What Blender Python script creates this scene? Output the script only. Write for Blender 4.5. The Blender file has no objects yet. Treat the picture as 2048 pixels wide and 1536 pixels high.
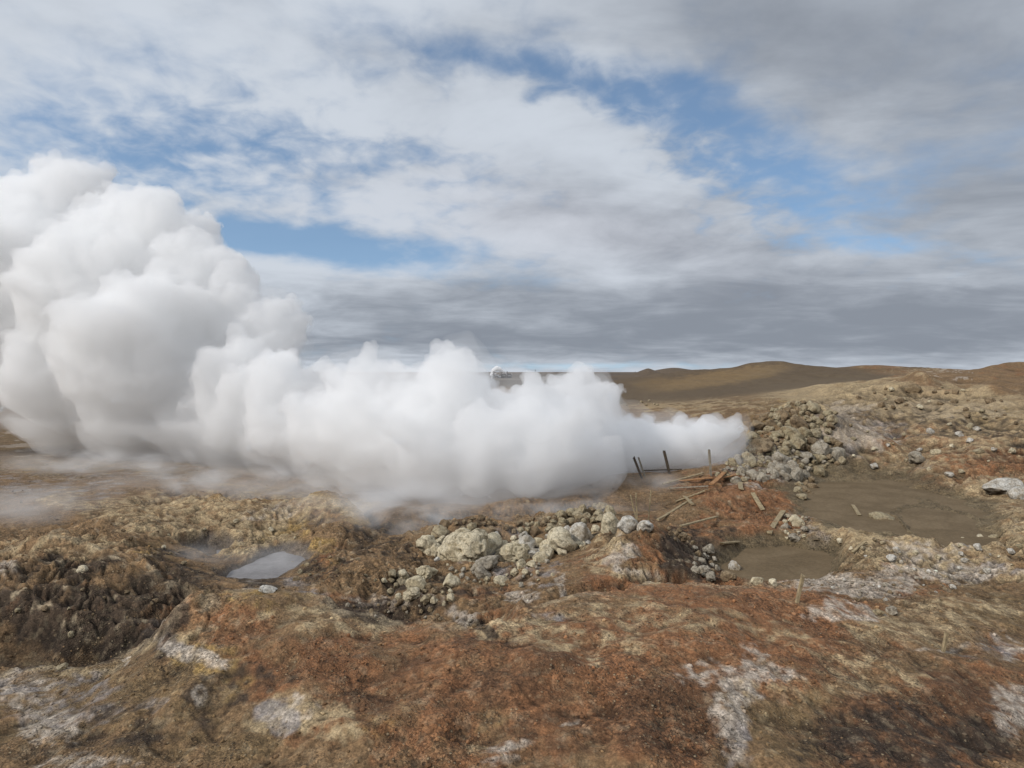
import bpy, bmesh, math, random
import numpy as np
from mathutils import Vector, Matrix

random.seed(7)
rng = np.random.RandomState(11)
SC = bpy.context.scene
COL = SC.collection
F = 1335.0          # focal length in photograph pixels (photo is 2048 wide)
CX, HY = 1024.0, 745.0   # principal column, horizon row

# ------------------------------------------------------------------ noise
_perm = np.random.RandomState(3).permutation(4096).astype(np.int64)
_g3 = np.random.RandomState(5).normal(size=(4096, 3))
_g3 /= np.linalg.norm(_g3, axis=1)[:, None]
_g2a = np.random.RandomState(6).uniform(0, 2*math.pi, 4096)
_g2 = np.stack([np.cos(_g2a), np.sin(_g2a)], 1)

def noise2(x, y, seed=0):
    x = np.asarray(x, float) + seed*17.31; y = np.asarray(y, float) - seed*9.73
    xi = np.floor(x).astype(np.int64); yi = np.floor(y).astype(np.int64)
    xf = x-xi; yf = y-yi
    u = xf*xf*xf*(xf*(xf*6-15)+10); v = yf*yf*yf*(yf*(yf*6-15)+10)
    def g(ix, iy, dx, dy):
        h = _perm[(_perm[(xi+ix) & 4095]+yi+iy) & 4095]
        return _g2[h, 0]*dx+_g2[h, 1]*dy
    a = g(0, 0, xf, yf); b = g(1, 0, xf-1, yf)
    c = g(0, 1, xf, yf-1); d = g(1, 1, xf-1, yf-1)
    return (a+(b-a)*u+((c+(d-c)*u)-(a+(b-a)*u))*v)*1.5

def noise3(p, seed=0):
    p = p+seed*13.37
    i = np.floor(p).astype(np.int64); f = p-i
    w = f*f*f*(f*(f*6-15)+10)
    out = np.zeros(len(p))
    for dx in (0, 1):
        for dy in (0, 1):
            for dz in (0, 1):
                h = _perm[(_perm[(_perm[(i[:, 0]+dx) & 4095]+i[:, 1]+dy) & 4095]+i[:, 2]+dz) & 4095]
                g = _g3[h]
                d = g[:, 0]*(f[:, 0]-dx)+g[:, 1]*(f[:, 1]-dy)+g[:, 2]*(f[:, 2]-dz)
                out += d*(w[:, 0] if dx else 1-w[:, 0])*(w[:, 1] if dy else 1-w[:, 1])*(w[:, 2] if dz else 1-w[:, 2])
    return out*1.5

def sstep(a, b, x):
    t = np.clip((x-a)/(b-a), 0, 1); return t*t*(3-2*t)

def worley2(x, y, seed=0):
    """distance to nearest and second nearest jittered cell point"""
    x = np.asarray(x, float)+seed*5.1; y = np.asarray(y, float)+seed*3.3
    xi = np.floor(x).astype(np.int64); yi = np.floor(y).astype(np.int64)
    d1 = np.full(x.shape, 9.0); d2 = np.full(x.shape, 9.0)
    for ix in (-1, 0, 1):
        for iy in (-1, 0, 1):
            h = _perm[(_perm[(xi+ix) & 4095]+yi+iy) & 4095]
            jx = (h & 63)/64.0; jy = (h >> 6)/64.0
            d = np.hypot(xi+ix+jx-x, yi+iy+jy-y)
            m = d < d1
            d2 = np.where(m, d1, np.minimum(d2, d)); d1 = np.where(m, d, d1)
    return d1, d2

# ------------------------------------------------------------------ objects
def mesh_obj(name, verts, faces, mat=None, parent=None, smooth=True):
    me = bpy.data.meshes.new(name)
    me.from_pydata([tuple(v) for v in verts], [], [tuple(f) for f in faces])
    if smooth:
        me.polygons.foreach_set('use_smooth', [True]*len(me.polygons))
    me.update()
    o = bpy.data.objects.new(name, me); COL.objects.link(o)
    if mat: me.materials.append(mat)
    if parent: o.parent = parent
    return o

def fast_mesh(name, V, Q, mat, smooth=True):
    """V (n,3), Q (m,k) index array"""
    me = bpy.data.meshes.new(name)
    n, m, k = len(V), len(Q), Q.shape[1]
    me.vertices.add(n); me.vertices.foreach_set('co', V.astype(np.float32).ravel())
    me.loops.add(m*k); me.loops.foreach_set('vertex_index', Q.astype(np.int32).ravel())
    me.polygons.add(m)
    me.polygons.foreach_set('loop_start', (np.arange(m)*k).astype(np.int32))
    me.polygons.foreach_set('loop_total', np.full(m, k, np.int32))
    me.polygons.foreach_set('use_smooth', np.full(m, smooth, bool))
    me.update(calc_edges=True)
    o = bpy.data.objects.new(name, me); COL.objects.link(o)
    if mat: me.materials.append(mat)
    return o

def tag(o, label=None, cat=None, group=None, kind=None):
    if label: o['label'] = label
    if cat: o['category'] = cat
    if group: o['group'] = group
    if kind: o['kind'] = kind
    return o

# ------------------------------------------------------------------ node helpers
class NT:
    def __init__(s, tree): s.t = tree; s.n = tree.nodes; s.l = tree.links
    def node(s, typ, **kw):
        nd = s.n.new(typ)
        for k, v in kw.items(): setattr(nd, k, v)
        return nd
    def put(s, sock, v):
        if hasattr(v, 'is_output'): s.l.new(v, sock)
        elif v is not None: sock.default_value = v
    def m(s, op, a, b=None, c=None, clamp=False):
        nd = s.n.new('ShaderNodeMath'); nd.operation = op; nd.use_clamp = clamp
        s.put(nd.inputs[0], a); s.put(nd.inputs[1], b); s.put(nd.inputs[2], c)
        return nd.outputs[0]
    def mix(s, f, a, b, blend='MIX'):
        nd = s.n.new('ShaderNodeMix'); nd.data_type = 'RGBA'; nd.blend_type = blend
        s.put(nd.inputs['Factor'], f)
        for k, v in ((6, a), (7, b)):
            if isinstance(v, (tuple, list)) and len(v) == 3: v = (*v, 1)
            s.put(nd.inputs[k], v)
        return nd.outputs[2]
    def noise(s, vec, scale, detail=4, rough=.55, dist=0, lac=2.0, dim='3D'):
        nd = s.n.new('ShaderNodeTexNoise'); nd.noise_dimensions = dim
        s.put(nd.inputs['Vector'], vec); s.put(nd.inputs['Scale'], scale)
        nd.inputs['Detail'].default_value = detail; nd.inputs['Roughness'].default_value = rough
        nd.inputs['Distortion'].default_value = dist; nd.inputs['Lacunarity'].default_value = lac
        return nd.outputs['Fac']
    def ramp(s, f, a, b, lo=0.0, hi=1.0):
        nd = s.n.new('ShaderNodeMapRange'); nd.interpolation_type = 'SMOOTHSTEP'
        s.put(nd.inputs[0], f); nd.inputs[1].default_value = a; nd.inputs[2].default_value = b
        nd.inputs[3].default_value = lo; nd.inputs[4].default_value = hi
        return nd.outputs[0]
    def scale(s, vec, sx, sy, sz):
        nd = s.n.new('ShaderNodeMapping'); s.put(nd.inputs[0], vec); nd.inputs['Scale'].default_value = (sx, sy, sz)
        return nd.outputs[0]

def material(name, rough=.9):
    m = bpy.data.materials.new(name); m.use_nodes = True
    nt = NT(m.node_tree); b = nt.n['Principled BSDF']
    b.inputs['Roughness'].default_value = rough
    b.inputs['Specular IOR Level'].default_value = .25
    return m, nt, b

# ------------------------------------------------------------------ camera, render settings
cam_d = bpy.data.cameras.new('camera'); cam = bpy.data.objects.new('camera', cam_d); COL.objects.link(cam)
cam.location = (0, 0, 0); cam.rotation_euler = (math.pi/2, 0, 0)
cam_d.sensor_width = 36; cam_d.lens = 36*F/2048
cam_d.shift_y = -(768-HY)/2048       # horizon sits a little above the middle of the frame
cam_d.clip_start = .1; cam_d.clip_end = 60000
SC.camera = cam
SC.render.engine = 'CYCLES'
SC.view_settings.view_transform = 'Standard'; SC.view_settings.look = 'None'
SC.view_settings.exposure = 0; SC.view_settings.gamma = 1
SC.cycles.use_denoising = True
SC.cycles.volume_bounces = 24
SC.cycles.max_bounces = 28
SC.cycles.diffuse_bounces = 2
SC.cycles.transparent_max_bounces = 24
SC.cycles.caustics_reflective = False; SC.cycles.caustics_refractive = False
SC.cycles.use_adaptive_sampling = True
SC.cycles.adaptive_threshold = .014
SC.render.resolution_x = 1024; SC.render.resolution_y = 768

# ------------------------------------------------------------------ sun + sky
SUN_AZ = math.radians(-122)   # measured from +Y (view) clockwise: the sun stands behind and to the left
SUN_EL = math.radians(36)
sdir = Vector((math.sin(SUN_AZ)*math.cos(SUN_EL), math.cos(SUN_AZ)*math.cos(SUN_EL), math.sin(SUN_EL)))
sl = bpy.data.lights.new('sun', 'SUN'); sl.energy = 2.3; sl.angle = math.radians(3.0); sl.color = (1, .965, .92)
so = bpy.data.objects.new('sun', sl); COL.objects.link(so)
so.rotation_euler = (-sdir).to_track_quat('-Z', 'Y').to_euler()

world = bpy.data.worlds.new('World'); SC.world = world; world.use_nodes = True
W = NT(world.node_tree)
bg = W.n['Background']; bg.inputs['Strength'].default_value = .1
sky = W.node('ShaderNodeTexSky', sky_type='NISHITA'); sky.sun_disc = False
sky.sun_elevation = SUN_EL; sky.sun_rotation = SUN_AZ
sky.air_density = 1.2; sky.dust_density = .6; sky.ozone_density = 2.2
tc = W.node('ShaderNodeTexCoord').outputs['Generated']
hi = W.node('ShaderNodeVectorMath', operation='ADD'); W.l.new(tc, hi.inputs[0]); hi.inputs[1].default_value = (0, 0, .16)
W.l.new(hi.outputs[0], sky.inputs[0])
sep = W.node('ShaderNodeSeparateXYZ'); W.l.new(tc, sep.inputs[0])
dx, dy, dz = sep.outputs
zc = W.m('ADD', W.m('MAXIMUM', dz, 0.0), .28)
pl = W.node('ShaderNodeCombineXYZ')
W.put(pl.inputs[0], W.m('DIVIDE', dx, zc)); W.put(pl.inputs[1], W.m('DIVIDE', dy, zc)); pl.inputs[2].default_value = .3
P = pl.outputs[0]
# azimuth / elevation in photo pixels, as a smooth function of the direction
az = W.m('ARCTAN2', dx, dy)
hor = W.m('SQRT', W.m('ADD', W.m('MULTIPLY', dx, dx), W.m('MULTIPLY', dy, dy)))
azc = W.m('MINIMUM', W.m('MAXIMUM', az, -1.2), 1.2)
U0 = W.m('MULTIPLY_ADD', W.m('TANGENT', azc), F/1000, CX/1000)         # in thousands of pixels
V0 = W.m('MULTIPLY', W.m('DIVIDE', W.m('DIVIDE', dz, W.m('MAXIMUM', hor, .05)), W.m('COSINE', azc)), F/1000)   # height above horizon
n_w1 = W.noise(P, 1.1, 4, .55)
n_w2 = W.noise(W.scale(P, 1, 1, 3), 1.1, 4, .55, 0.0)
nv = W.node('ShaderNodeTexNoise'); W.put(nv.inputs['Vector'], P); nv.inputs['Scale'].default_value = 1.6; nv.inputs['Detail'].default_value = 5
nvs = W.node('ShaderNodeSeparateColor'); W.l.new(nv.outputs['Color'], nvs.inputs[0])
U = W.m('ADD', U0, W.m('MULTIPLY', W.m('SUBTRACT', nvs.outputs[0], .5), .42))
V = W.m('ADD', V0, W.m('MULTIPLY', W.m('MULTIPLY', W.m('SUBTRACT', nvs.outputs[1], .5), .30), W.m('ADD', W.m('MULTIPLY', V0, 1.2), .12, clamp=True)))
def total(items):
    t = items[0]
    for i in items[1:]: t = W.m('ADD', t, i)
    return t
def blob(px, py, sx, sy, rot=0, amp=1.0, u=U, v=V):
    """soft elliptical region of the sky"""
    c, s_ = math.cos(math.radians(rot)), math.sin(math.radians(rot))
    du = W.m('SUBTRACT', u, px/1000); dv = W.m('SUBTRACT', v, (HY-py)/1000)
    a = W.m('MULTIPLY_ADD', du, c*1000/sx, W.m('MULTIPLY', dv, s_*1000/sx))
    b = W.m('MULTIPLY_ADD', du, -s_*1000/sy, W.m('MULTIPLY', dv, c*1000/sy))
    e = W.m('ADD', W.m('MULTIPLY', a, a), W.m('MULTIPLY', b, b))
    return W.m('MULTIPLY', W.m('EXPONENT', W.m('MULTIPLY', e, -1.0)), amp)
# small-scale cloud texture
n_big = W.noise(P, 1.1, 5, .55, .3)
n_mid = W.noise(P, 4.4, 6, .50, .30)
n_fin = W.noise(P, 12.0, 5, .52, .3)
mottle = total([blob(420, 300, 620, 190, 0, 1.0, v=V0), blob(1350, 320, 520, 170, -24, .9, v=V0)])
tex = total([W.m('MULTIPLY', W.m('SUBTRACT', n_big, .5), .6), W.m('MULTIPLY', W.m('SUBTRACT', n_mid, .5), .9), W.m('MULTIPLY', W.m('SUBTRACT', n_fin, .5), W.m('MULTIPLY_ADD', mottle, 1.15, .30))])
holes = total([
    blob(1250, 190, 430, 90, -20, .36), blob(1480, 300, 280, 95, -24, .50), blob(1640, 400, 190, 50, -12, .30),
    blob(1790, 490, 140, 26, -4, .62, v=V0), blob(660, 490, 250, 40, -6, 1.05, v=V0), blob(1130, 130, 420, 60, -8, .38),
    blob(420, 330, 420, 110, 0, .38), blob(420, 200, 420, 170, 0, .16), blob(60, 300, 130, 120, 0, .22),
    blob(1400, 645, 1000, 75, 0, -.32, v=V0), blob(1150, 731, 260, 7, 0, .45, v=V0), blob(480, 470, 130, 26, 0, .6), blob(700, 60, 500, 80, -10, .10),
    blob(1230, 410, 260, 120, -15, -.45), blob(980, 230, 250, 60, -10, -.25)])
opac = W.m('SUBTRACT', W.m('MULTIPLY_ADD', tex, 1.35, .93), holes)
opac = W.ramp(opac, .02, .98)
opac = W.m('MULTIPLY_ADD', opac, .93, .07)
# brightness of the cloud
dark = total([blob(1500, 690, 1200, 40, 0, .2, v=V0), 
    blob(1960, 160, 560, 420, 0, .70, v=V0), blob(1500, 40, 420, 110, 0, .35, v=V0), blob(1250, 430, 330, 90, -12, .30),
    blob(900, 590, 480, 34, 0, .50, v=V0), blob(1500, 640, 800, 60, 0, .50, v=V0), blob(900, 680, 900, 50, 0, .50, v=V0),
    blob(1950, 600, 400, 130, 0, .35, v=V0), blob(850, 120, 500, 70, -10, .22), blob(1600, 560, 300, 30, 0, .2),
    blob(330, 140, 420, 200, 0, -.18), blob(560, 515, 260, 18, -5, -.35, v=V0), blob(1900, 560, 180, 18, 0, -.35), blob(1200, 300, 280, 50, -20, -.2)])
zc2 = W.m('ADD', W.m('MAXIMUM', dz, 0.0), .12)
pl2 = W.node('ShaderNodeCombineXYZ'); W.put(pl2.inputs[0], W.m('DIVIDE', dx, zc2)); W.put(pl2.inputs[1], W.m('DIVIDE', dy, zc2))
streak = W.noise(W.scale(pl2.outputs[0], .8, 1.0, 1), 1.5, 6, .6, .5)
dk = total([dark, W.m('MULTIPLY', W.m('SUBTRACT', streak, .5), -1.35), W.m('MULTIPLY', W.m('SUBTRACT', n_mid, .5), -.55), W.m('MULTIPLY', tex, -.22)])
dk = W.ramp(dk, -.25, 1.05)
ccol = W.mix(dk, (6.1, 6.6, 7.3), (2.55, 2.85, 3.35))
warm = blob(1150, 450, 420, 90, -8, .5)
ccol = W.mix(warm, ccol, W.mix(1.0, ccol, (1.04, .98, .97), 'MULTIPLY'))
skyb = W.mix(1.0, sky.outputs[0], (1.38, 1.46, 1.46), 'MULTIPLY')
fin = W.mix(opac, skyb, ccol)
below = W.ramp(dz, -.02, 0.0)
fin = W.mix(below, (1.1, 1.0, .9), fin)
W.l.new(fin, bg.inputs['Color'])
# ------------------------------------------------------------------ the ground
# control points of the relief: photo column, photo row, distance in metres
CP = """
0 1536 9.2; 300 1536 9.0; 700 1536 8.8; 1024 1536 8.7; 1400 1536 8.7; 1750 1536 8.9; 2048 1536 9.4
0 1440 10.8; 250 1400 10.9; 600 1400 10.2; 1000 1400 9.9; 1400 1400 10.0; 1750 1400 10.6; 2048 1400 11.2
0 1345 12.8; 150 1330 12.9; 300 1290 12.7; 400 1240 12.4; 560 1290 11.4; 800 1330 10.9; 1024 1320 11.0; 1300 1290 11.4; 1600 1280 12.2; 1850 1290 12.8; 2048 1300 13.2
380 1207 13.0; 450 1192 13.4; 540 1180 13.8; 640 1195 13.6; 740 1243 12.8; 870 1240 13.0; 940 1262 12.7; 1000 1262 12.7; 1060 1225 13.4; 1140 1195 14.2; 1260 1172 15.0; 1380 1167 15.2; 1500 1172 15.3; 1600 1195 14.8; 1720 1215 14.6; 1850 1220 14.8; 2048 1210 15.6
60 1300 13.8; 200 1318 13.7; 320 1270 13.9; 130 1250 14.2; 250 1230 14.6; 0 1240 14.3; 60 1170 15.4; 200 1160 15.8; 330 1210 15.2; 0 1120 17.0; 130 1086 17.6; 220 1110 17.0; 300 1150 16.6; 380 1190 15.6
420 1150 18.6; 500 1165 19.3; 470 1150 20.0; 570 1120 22.0; 640 1160 18.4; 600 1170 17.6; 700 1180 17.6; 680 1120 20.0; 760 1160 18.2; 330 1100 20.6; 250 1080 21.6; 420 1100 23.0
540 1176 16.4; 640 1200 16.6; 740 1228 16.2; 800 1200 16.6; 900 1215 15.8; 960 1240 14.8; 1010 1200 16.0; 940 1190 16.8; 1050 1180 16.6; 1110 1150 17.6
0 1075 22.0; 130 1050 24.5; 60 1030 26.5; 300 1030 24.6; 345 1006 28.2; 440 1003 28.2; 520 1020 27.0; 560 1060 24.6; 640 992 27.6; 690 1003 26.8; 735 1050 24.8; 600 1030 25.8; 680 1060 24.2; 745 1090 23.0; 430 1050 25.4; 500 1085 23.6; 620 1095 22.8
0 980 31; 200 985 31.4; 400 978 33; 560 988 33; 0 930 39; 200 930 39.5; 400 930 40; 0 880 54; 200 890 51; 0 840 74; 200 850 68; 450 890 49; 700 960 37; 650 1004 34; 740 1010 31
800 1010 29; 780 1060 25; 900 1012 28.6; 1050 1012 28.6; 1200 985 30.5; 860 1110 20.6; 800 1130 19.6; 850 1165 18.4; 900 1140 19.4; 950 1130 20.2; 930 1075 22.2; 1000 1110 21.0; 1050 1130 19.8; 1070 1070 22.4; 940 1043 23.2; 1020 1048 24.2; 1120 1030 26.0; 1200 1022 27.0; 1150 1075 22.4; 1230 1065 23.2; 1180 1100 21.0; 1050 1160 18.4; 980 1175 17.8
1290 1048 21.4; 1250 1070 20.2; 1220 1110 18.4; 1180 1150 17.0; 1340 1062 21.0; 1400 1110 19.2; 1420 1150 17.6; 1300 1130 17.6; 1360 1155 16.6; 1280 1060 20.6; 1330 1060 22.6; 1400 1070 23.0
1300 1020 29; 1340 988 30.6; 1250 1010 29.5; 1400 1010 28.4; 1380 960 32.8; 1300 950 33.8; 1440 950 33.2; 1460 955 32.6; 1590 960 31.6; 1520 975 31.0; 1480 1010 28.0; 1560 1000 28.6; 1600 1010 27.6; 1440 1050 24.6; 1540 1050 24.8; 1600 1050 24.4; 1470 1100 21.4; 1430 1090 22.0
1640 975 32.4; 1750 965 33.6; 1850 975 32.4; 1940 990 30.4; 1700 1015 27.7; 1850 1040 25.3; 1900 1080 22.4; 1840 1070 23.0; 1960 1020 27.0; 1780 1000 29.3
1700 1050 23.6; 1760 1060 22.6; 1680 1090 21.2; 1800 1100 20.6; 1560 1120 21.0; 1640 1120 21.0; 1500 1140 19.9; 1600 1150 19.4; 1450 1130 20.4; 1550 1165 18.6; 1900 1110 20.4; 1980 1060 22.6; 2048 1040 23.2; 1940 1085 21.6; 2020 1100 20.2; 1750 1150 18.2; 1650 1160 18.4; 1900 1160 17.9; 2048 1150 17.8
1500 935 35.6; 1560 930 36.4; 1640 925 36.4; 1700 930 35.6; 1520 880 38.6; 1560 840 40; 1600 812 41.6; 1650 840 40.6; 1690 880 39.6; 1620 880 38.8; 1480 890 42; 1440 930 40; 1700 850 44
1800 930 36.4; 1900 950 33.6; 2048 960 31.6; 1800 880 42.6; 1930 900 38.6; 2048 890 38.2; 1750 840 48; 1900 840 46.5; 2048 840 44.5; 1720 800 56; 1850 790 58; 1830 762 62; 2000 790 55; 1700 770 76; 1850 755 82; 1950 742 92; 2040 734 92; 2048 760 68; 1500 810 60; 1400 815 64; 1600 785 68
1240 800 112; 1400 800 100; 1550 785 95; 1300 780 135; 1450 770 135; 1600 765 130; 1750 755 125; 1530 728 185; 1480 738 180; 1400 742 178; 1600 734 180; 1650 744 175; 1300 752 180; 1220 768 190; 1700 738 170; 1750 731 165; 1790 738 160; 1850 744 150; 1950 746 150; 1900 750 220; 1530 760 240; 1300 768 240; 1700 765 240; 2048 750 150
1000 820 100; 700 830 90; 400 830 85; 1000 775 230; 500 775 230; 0 775 230; 1024 764 380; 500 764 380; 0 764 380; 1500 764 380; 2048 764 380
-150 1536 9.6; -150 1345 13.2; -150 1200 15.8; -150 1050 24; -150 930 40; -150 775 230; 2200 1536 10; 2200 1300 14; 2200 1150 18; 2200 960 32; 2200 840 44; 2200 742 95; 2200 760 200; 2200 764 380; -150 764 380
"""
cp = np.array([[float(t) for t in s.split()] for line in CP.strip().split('\n') for s in line.split(';') if s.strip()])
cpY = cp[:, 2]; cpz = -(cp[:, 1]-HY)/F*cpY
# the ground keeps about the same height in front of the lowest visible row
near = np.array([[px, 5.0, -5.35] for px in (-150, 400, 1024, 1600, 2200)]+[[px, 2.5, -5.6] for px in (-150, 1024, 2200)])
PA = np.concatenate([(cp[:, 0]-CX)/1000, (near[:, 0]-CX)/1000]); PB = np.concatenate([np.log(cpY), np.log(near[:, 1])])*1.6
PZ = np.concatenate([cpz, near[:, 2]])
def _k(a, b, a2, b2):
    r2 = (a[:, None]-a2[None])**2+(b[:, None]-b2[None])**2
    return np.sqrt(r2+.0016)
_A = _k(PA, PB, PA, PB); n_ = len(PA)
_M = np.zeros((n_+3, n_+3)); _M[:n_, :n_] = _A-np.eye(n_)*.004
_M[:n_, n_] = 1; _M[:n_, n_+1] = PA; _M[:n_, n_+2] = PB; _M[n_:, :n_] = _M[:n_, n_:].T
_w = np.linalg.solve(_M, np.concatenate([PZ, [0, 0, 0]]))

def zone(px, py, blobs, wx, wy):
    """sum of soft ellipses (px,py,rx,ry,rot,strength), warped"""
    out = np.zeros(px.shape)
    px = np.where(px > 2048, 4096-px, np.where(px < 0, -px, px))   # the same kinds of soil go on past the sides
    X = px+wx; Y = py+wy
    for cx, cy, rx, ry, rot, s in blobs:
        c, q = math.cos(math.radians(rot)), math.sin(math.radians(rot))
        a = ((X-cx)*c+(Y-cy)*q)/rx; b = (-(X-cx)*q+(Y-cy)*c)/ry
        d = np.sqrt(a*a+b*b)
        out = np.maximum(out, s*(1-sstep(.62, 1.25, d)))
    return out
def zone_of(s):
    return [tuple(float(v) for v in q.split()) for q in s.replace('\n', ';').split(';') if q.strip()]

POOLS = [  # centre column,row, radii in photo px, z
    (1785, 1016, 185, 55, 9, -5.62), (1895, 1060, 88, 40, 20, -5.62), (1560, 1125, 120, 38, 2, -5.92),
    (525, 1140, 80, 26, -22, -6.10), (425, 1097, 42, 12, -8, -6.08)]
ROUGH = zone_of("""200 1200 260 110 5 1; 100 1120 250 70 0 .8; 500 1060 300 70 5 .75; 850 1150 260 80 0 .8; 1000 1060 260 60 -8 .7; 1330 1110 160 60 10 .9
1700 820 300 60 0 .9; 1900 900 250 110 0 1; 1700 900 260 80 0 .8; 1500 990 160 70 0 .8; 1800 1110 260 60 10 .8; 2000 1100 130 70 0 .9; 1780 1190 280 45 5 .5; 1480 1060 160 60 0 .6; 1000 1240 90 40 0 .7
1400 830 200 20 0 .5; 560 990 160 40 0 .4""")
FLAT = zone_of("""150 930 420 60 0 1; 0 880 300 60 0 1; 300 980 250 22 0 .8; 1480 765 330 42 0 1; 1900 1250 250 50 0 .3""")

# crests that break off sharply: (column, distance) polyline, drop behind, width of the hollow behind
SCARPS = [([(330, 12.9), (380, 13.0), (450, 13.4), (540, 13.8), (640, 13.6), (740, 12.95), (870, 13.0), (940, 12.7), (1010, 12.7)], .62, 3.2, 45),
          ([(-60, 17.2), (60, 17.5), (130, 17.6), (220, 17.0), (300, 16.6), (380, 15.8)], .40, 2.6, 60),
          ([(-60, 12.9), (0, 13.0), (150, 13.1), (300, 12.95), (370, 12.8)], .22, 1.5, 40),
          ([(300, 27.6), (345, 28.2), (440, 28.2), (540, 27.4)], .9, 5.0, 50),
          ([(590, 26.8), (640, 27.4), (700, 26.6), (750, 24.4)], 1.1, 5.0, 35),
          ([(1050, 13.4), (1140, 14.2), (1260, 15.0), (1380, 15.3), (1500, 15.3), (1600, 14.9)], .38, 2.0, 60),
          ([(1210, 19.0), (1250, 20.2), (1290, 20.9), (1340, 20.9), (1380, 20.2)], .5, 2.4, 30),
          ([(1900, 19.8), (1960, 21.8), (2048, 22.4), (2200, 22)], .45, 3.0, 40),
          ([(1900, 30.6), (1980, 31.4), (2060, 32), (2200, 32)], .5, 3.0, 60),
          ([(820, 23.4), (900, 24.0), (980, 24.8), (1060, 25.4), (1200, 27.0)], .8, 4.0, 60)]
def scarp_terms(px, Y, x, y):
    drop = np.zeros(len(px)); lip = np.zeros(len(px)); back = np.zeros(len(px))
    wob = noise2(x*.9, y*.9, 71)*.35+noise2(x*2.6, y*2.6, 72)*.16+noise2(x*7, y*7, 73)*.06
    for pts, dep_, wid, fe in SCARPS:
        xs = [p[0] for p in pts]; ys = [p[1] for p in pts]
        Yc = np.interp(px, xs, ys)
        e = sstep(xs[0]-fe, xs[0]+fe, px)*(1-sstep(xs[-1]-fe, xs[-1]+fe, px))
        t_ = Y-Yc-wob*(1+Y*.03)
        k = e*sstep(0, .30+Y*.012, t_)*(1-sstep(wid*.45, wid, t_))
        drop = np.maximum(drop, k*dep_)
        sc_ = .16+Y*.008
        lip = np.maximum(lip, e*np.exp(-((t_+sc_*.8)/sc_)**2)); back = np.maximum(back, e*sstep(.05, .35, t_)*(1-sstep(.5, .5+wid*.4, t_)))
    return drop, lip, back

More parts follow.
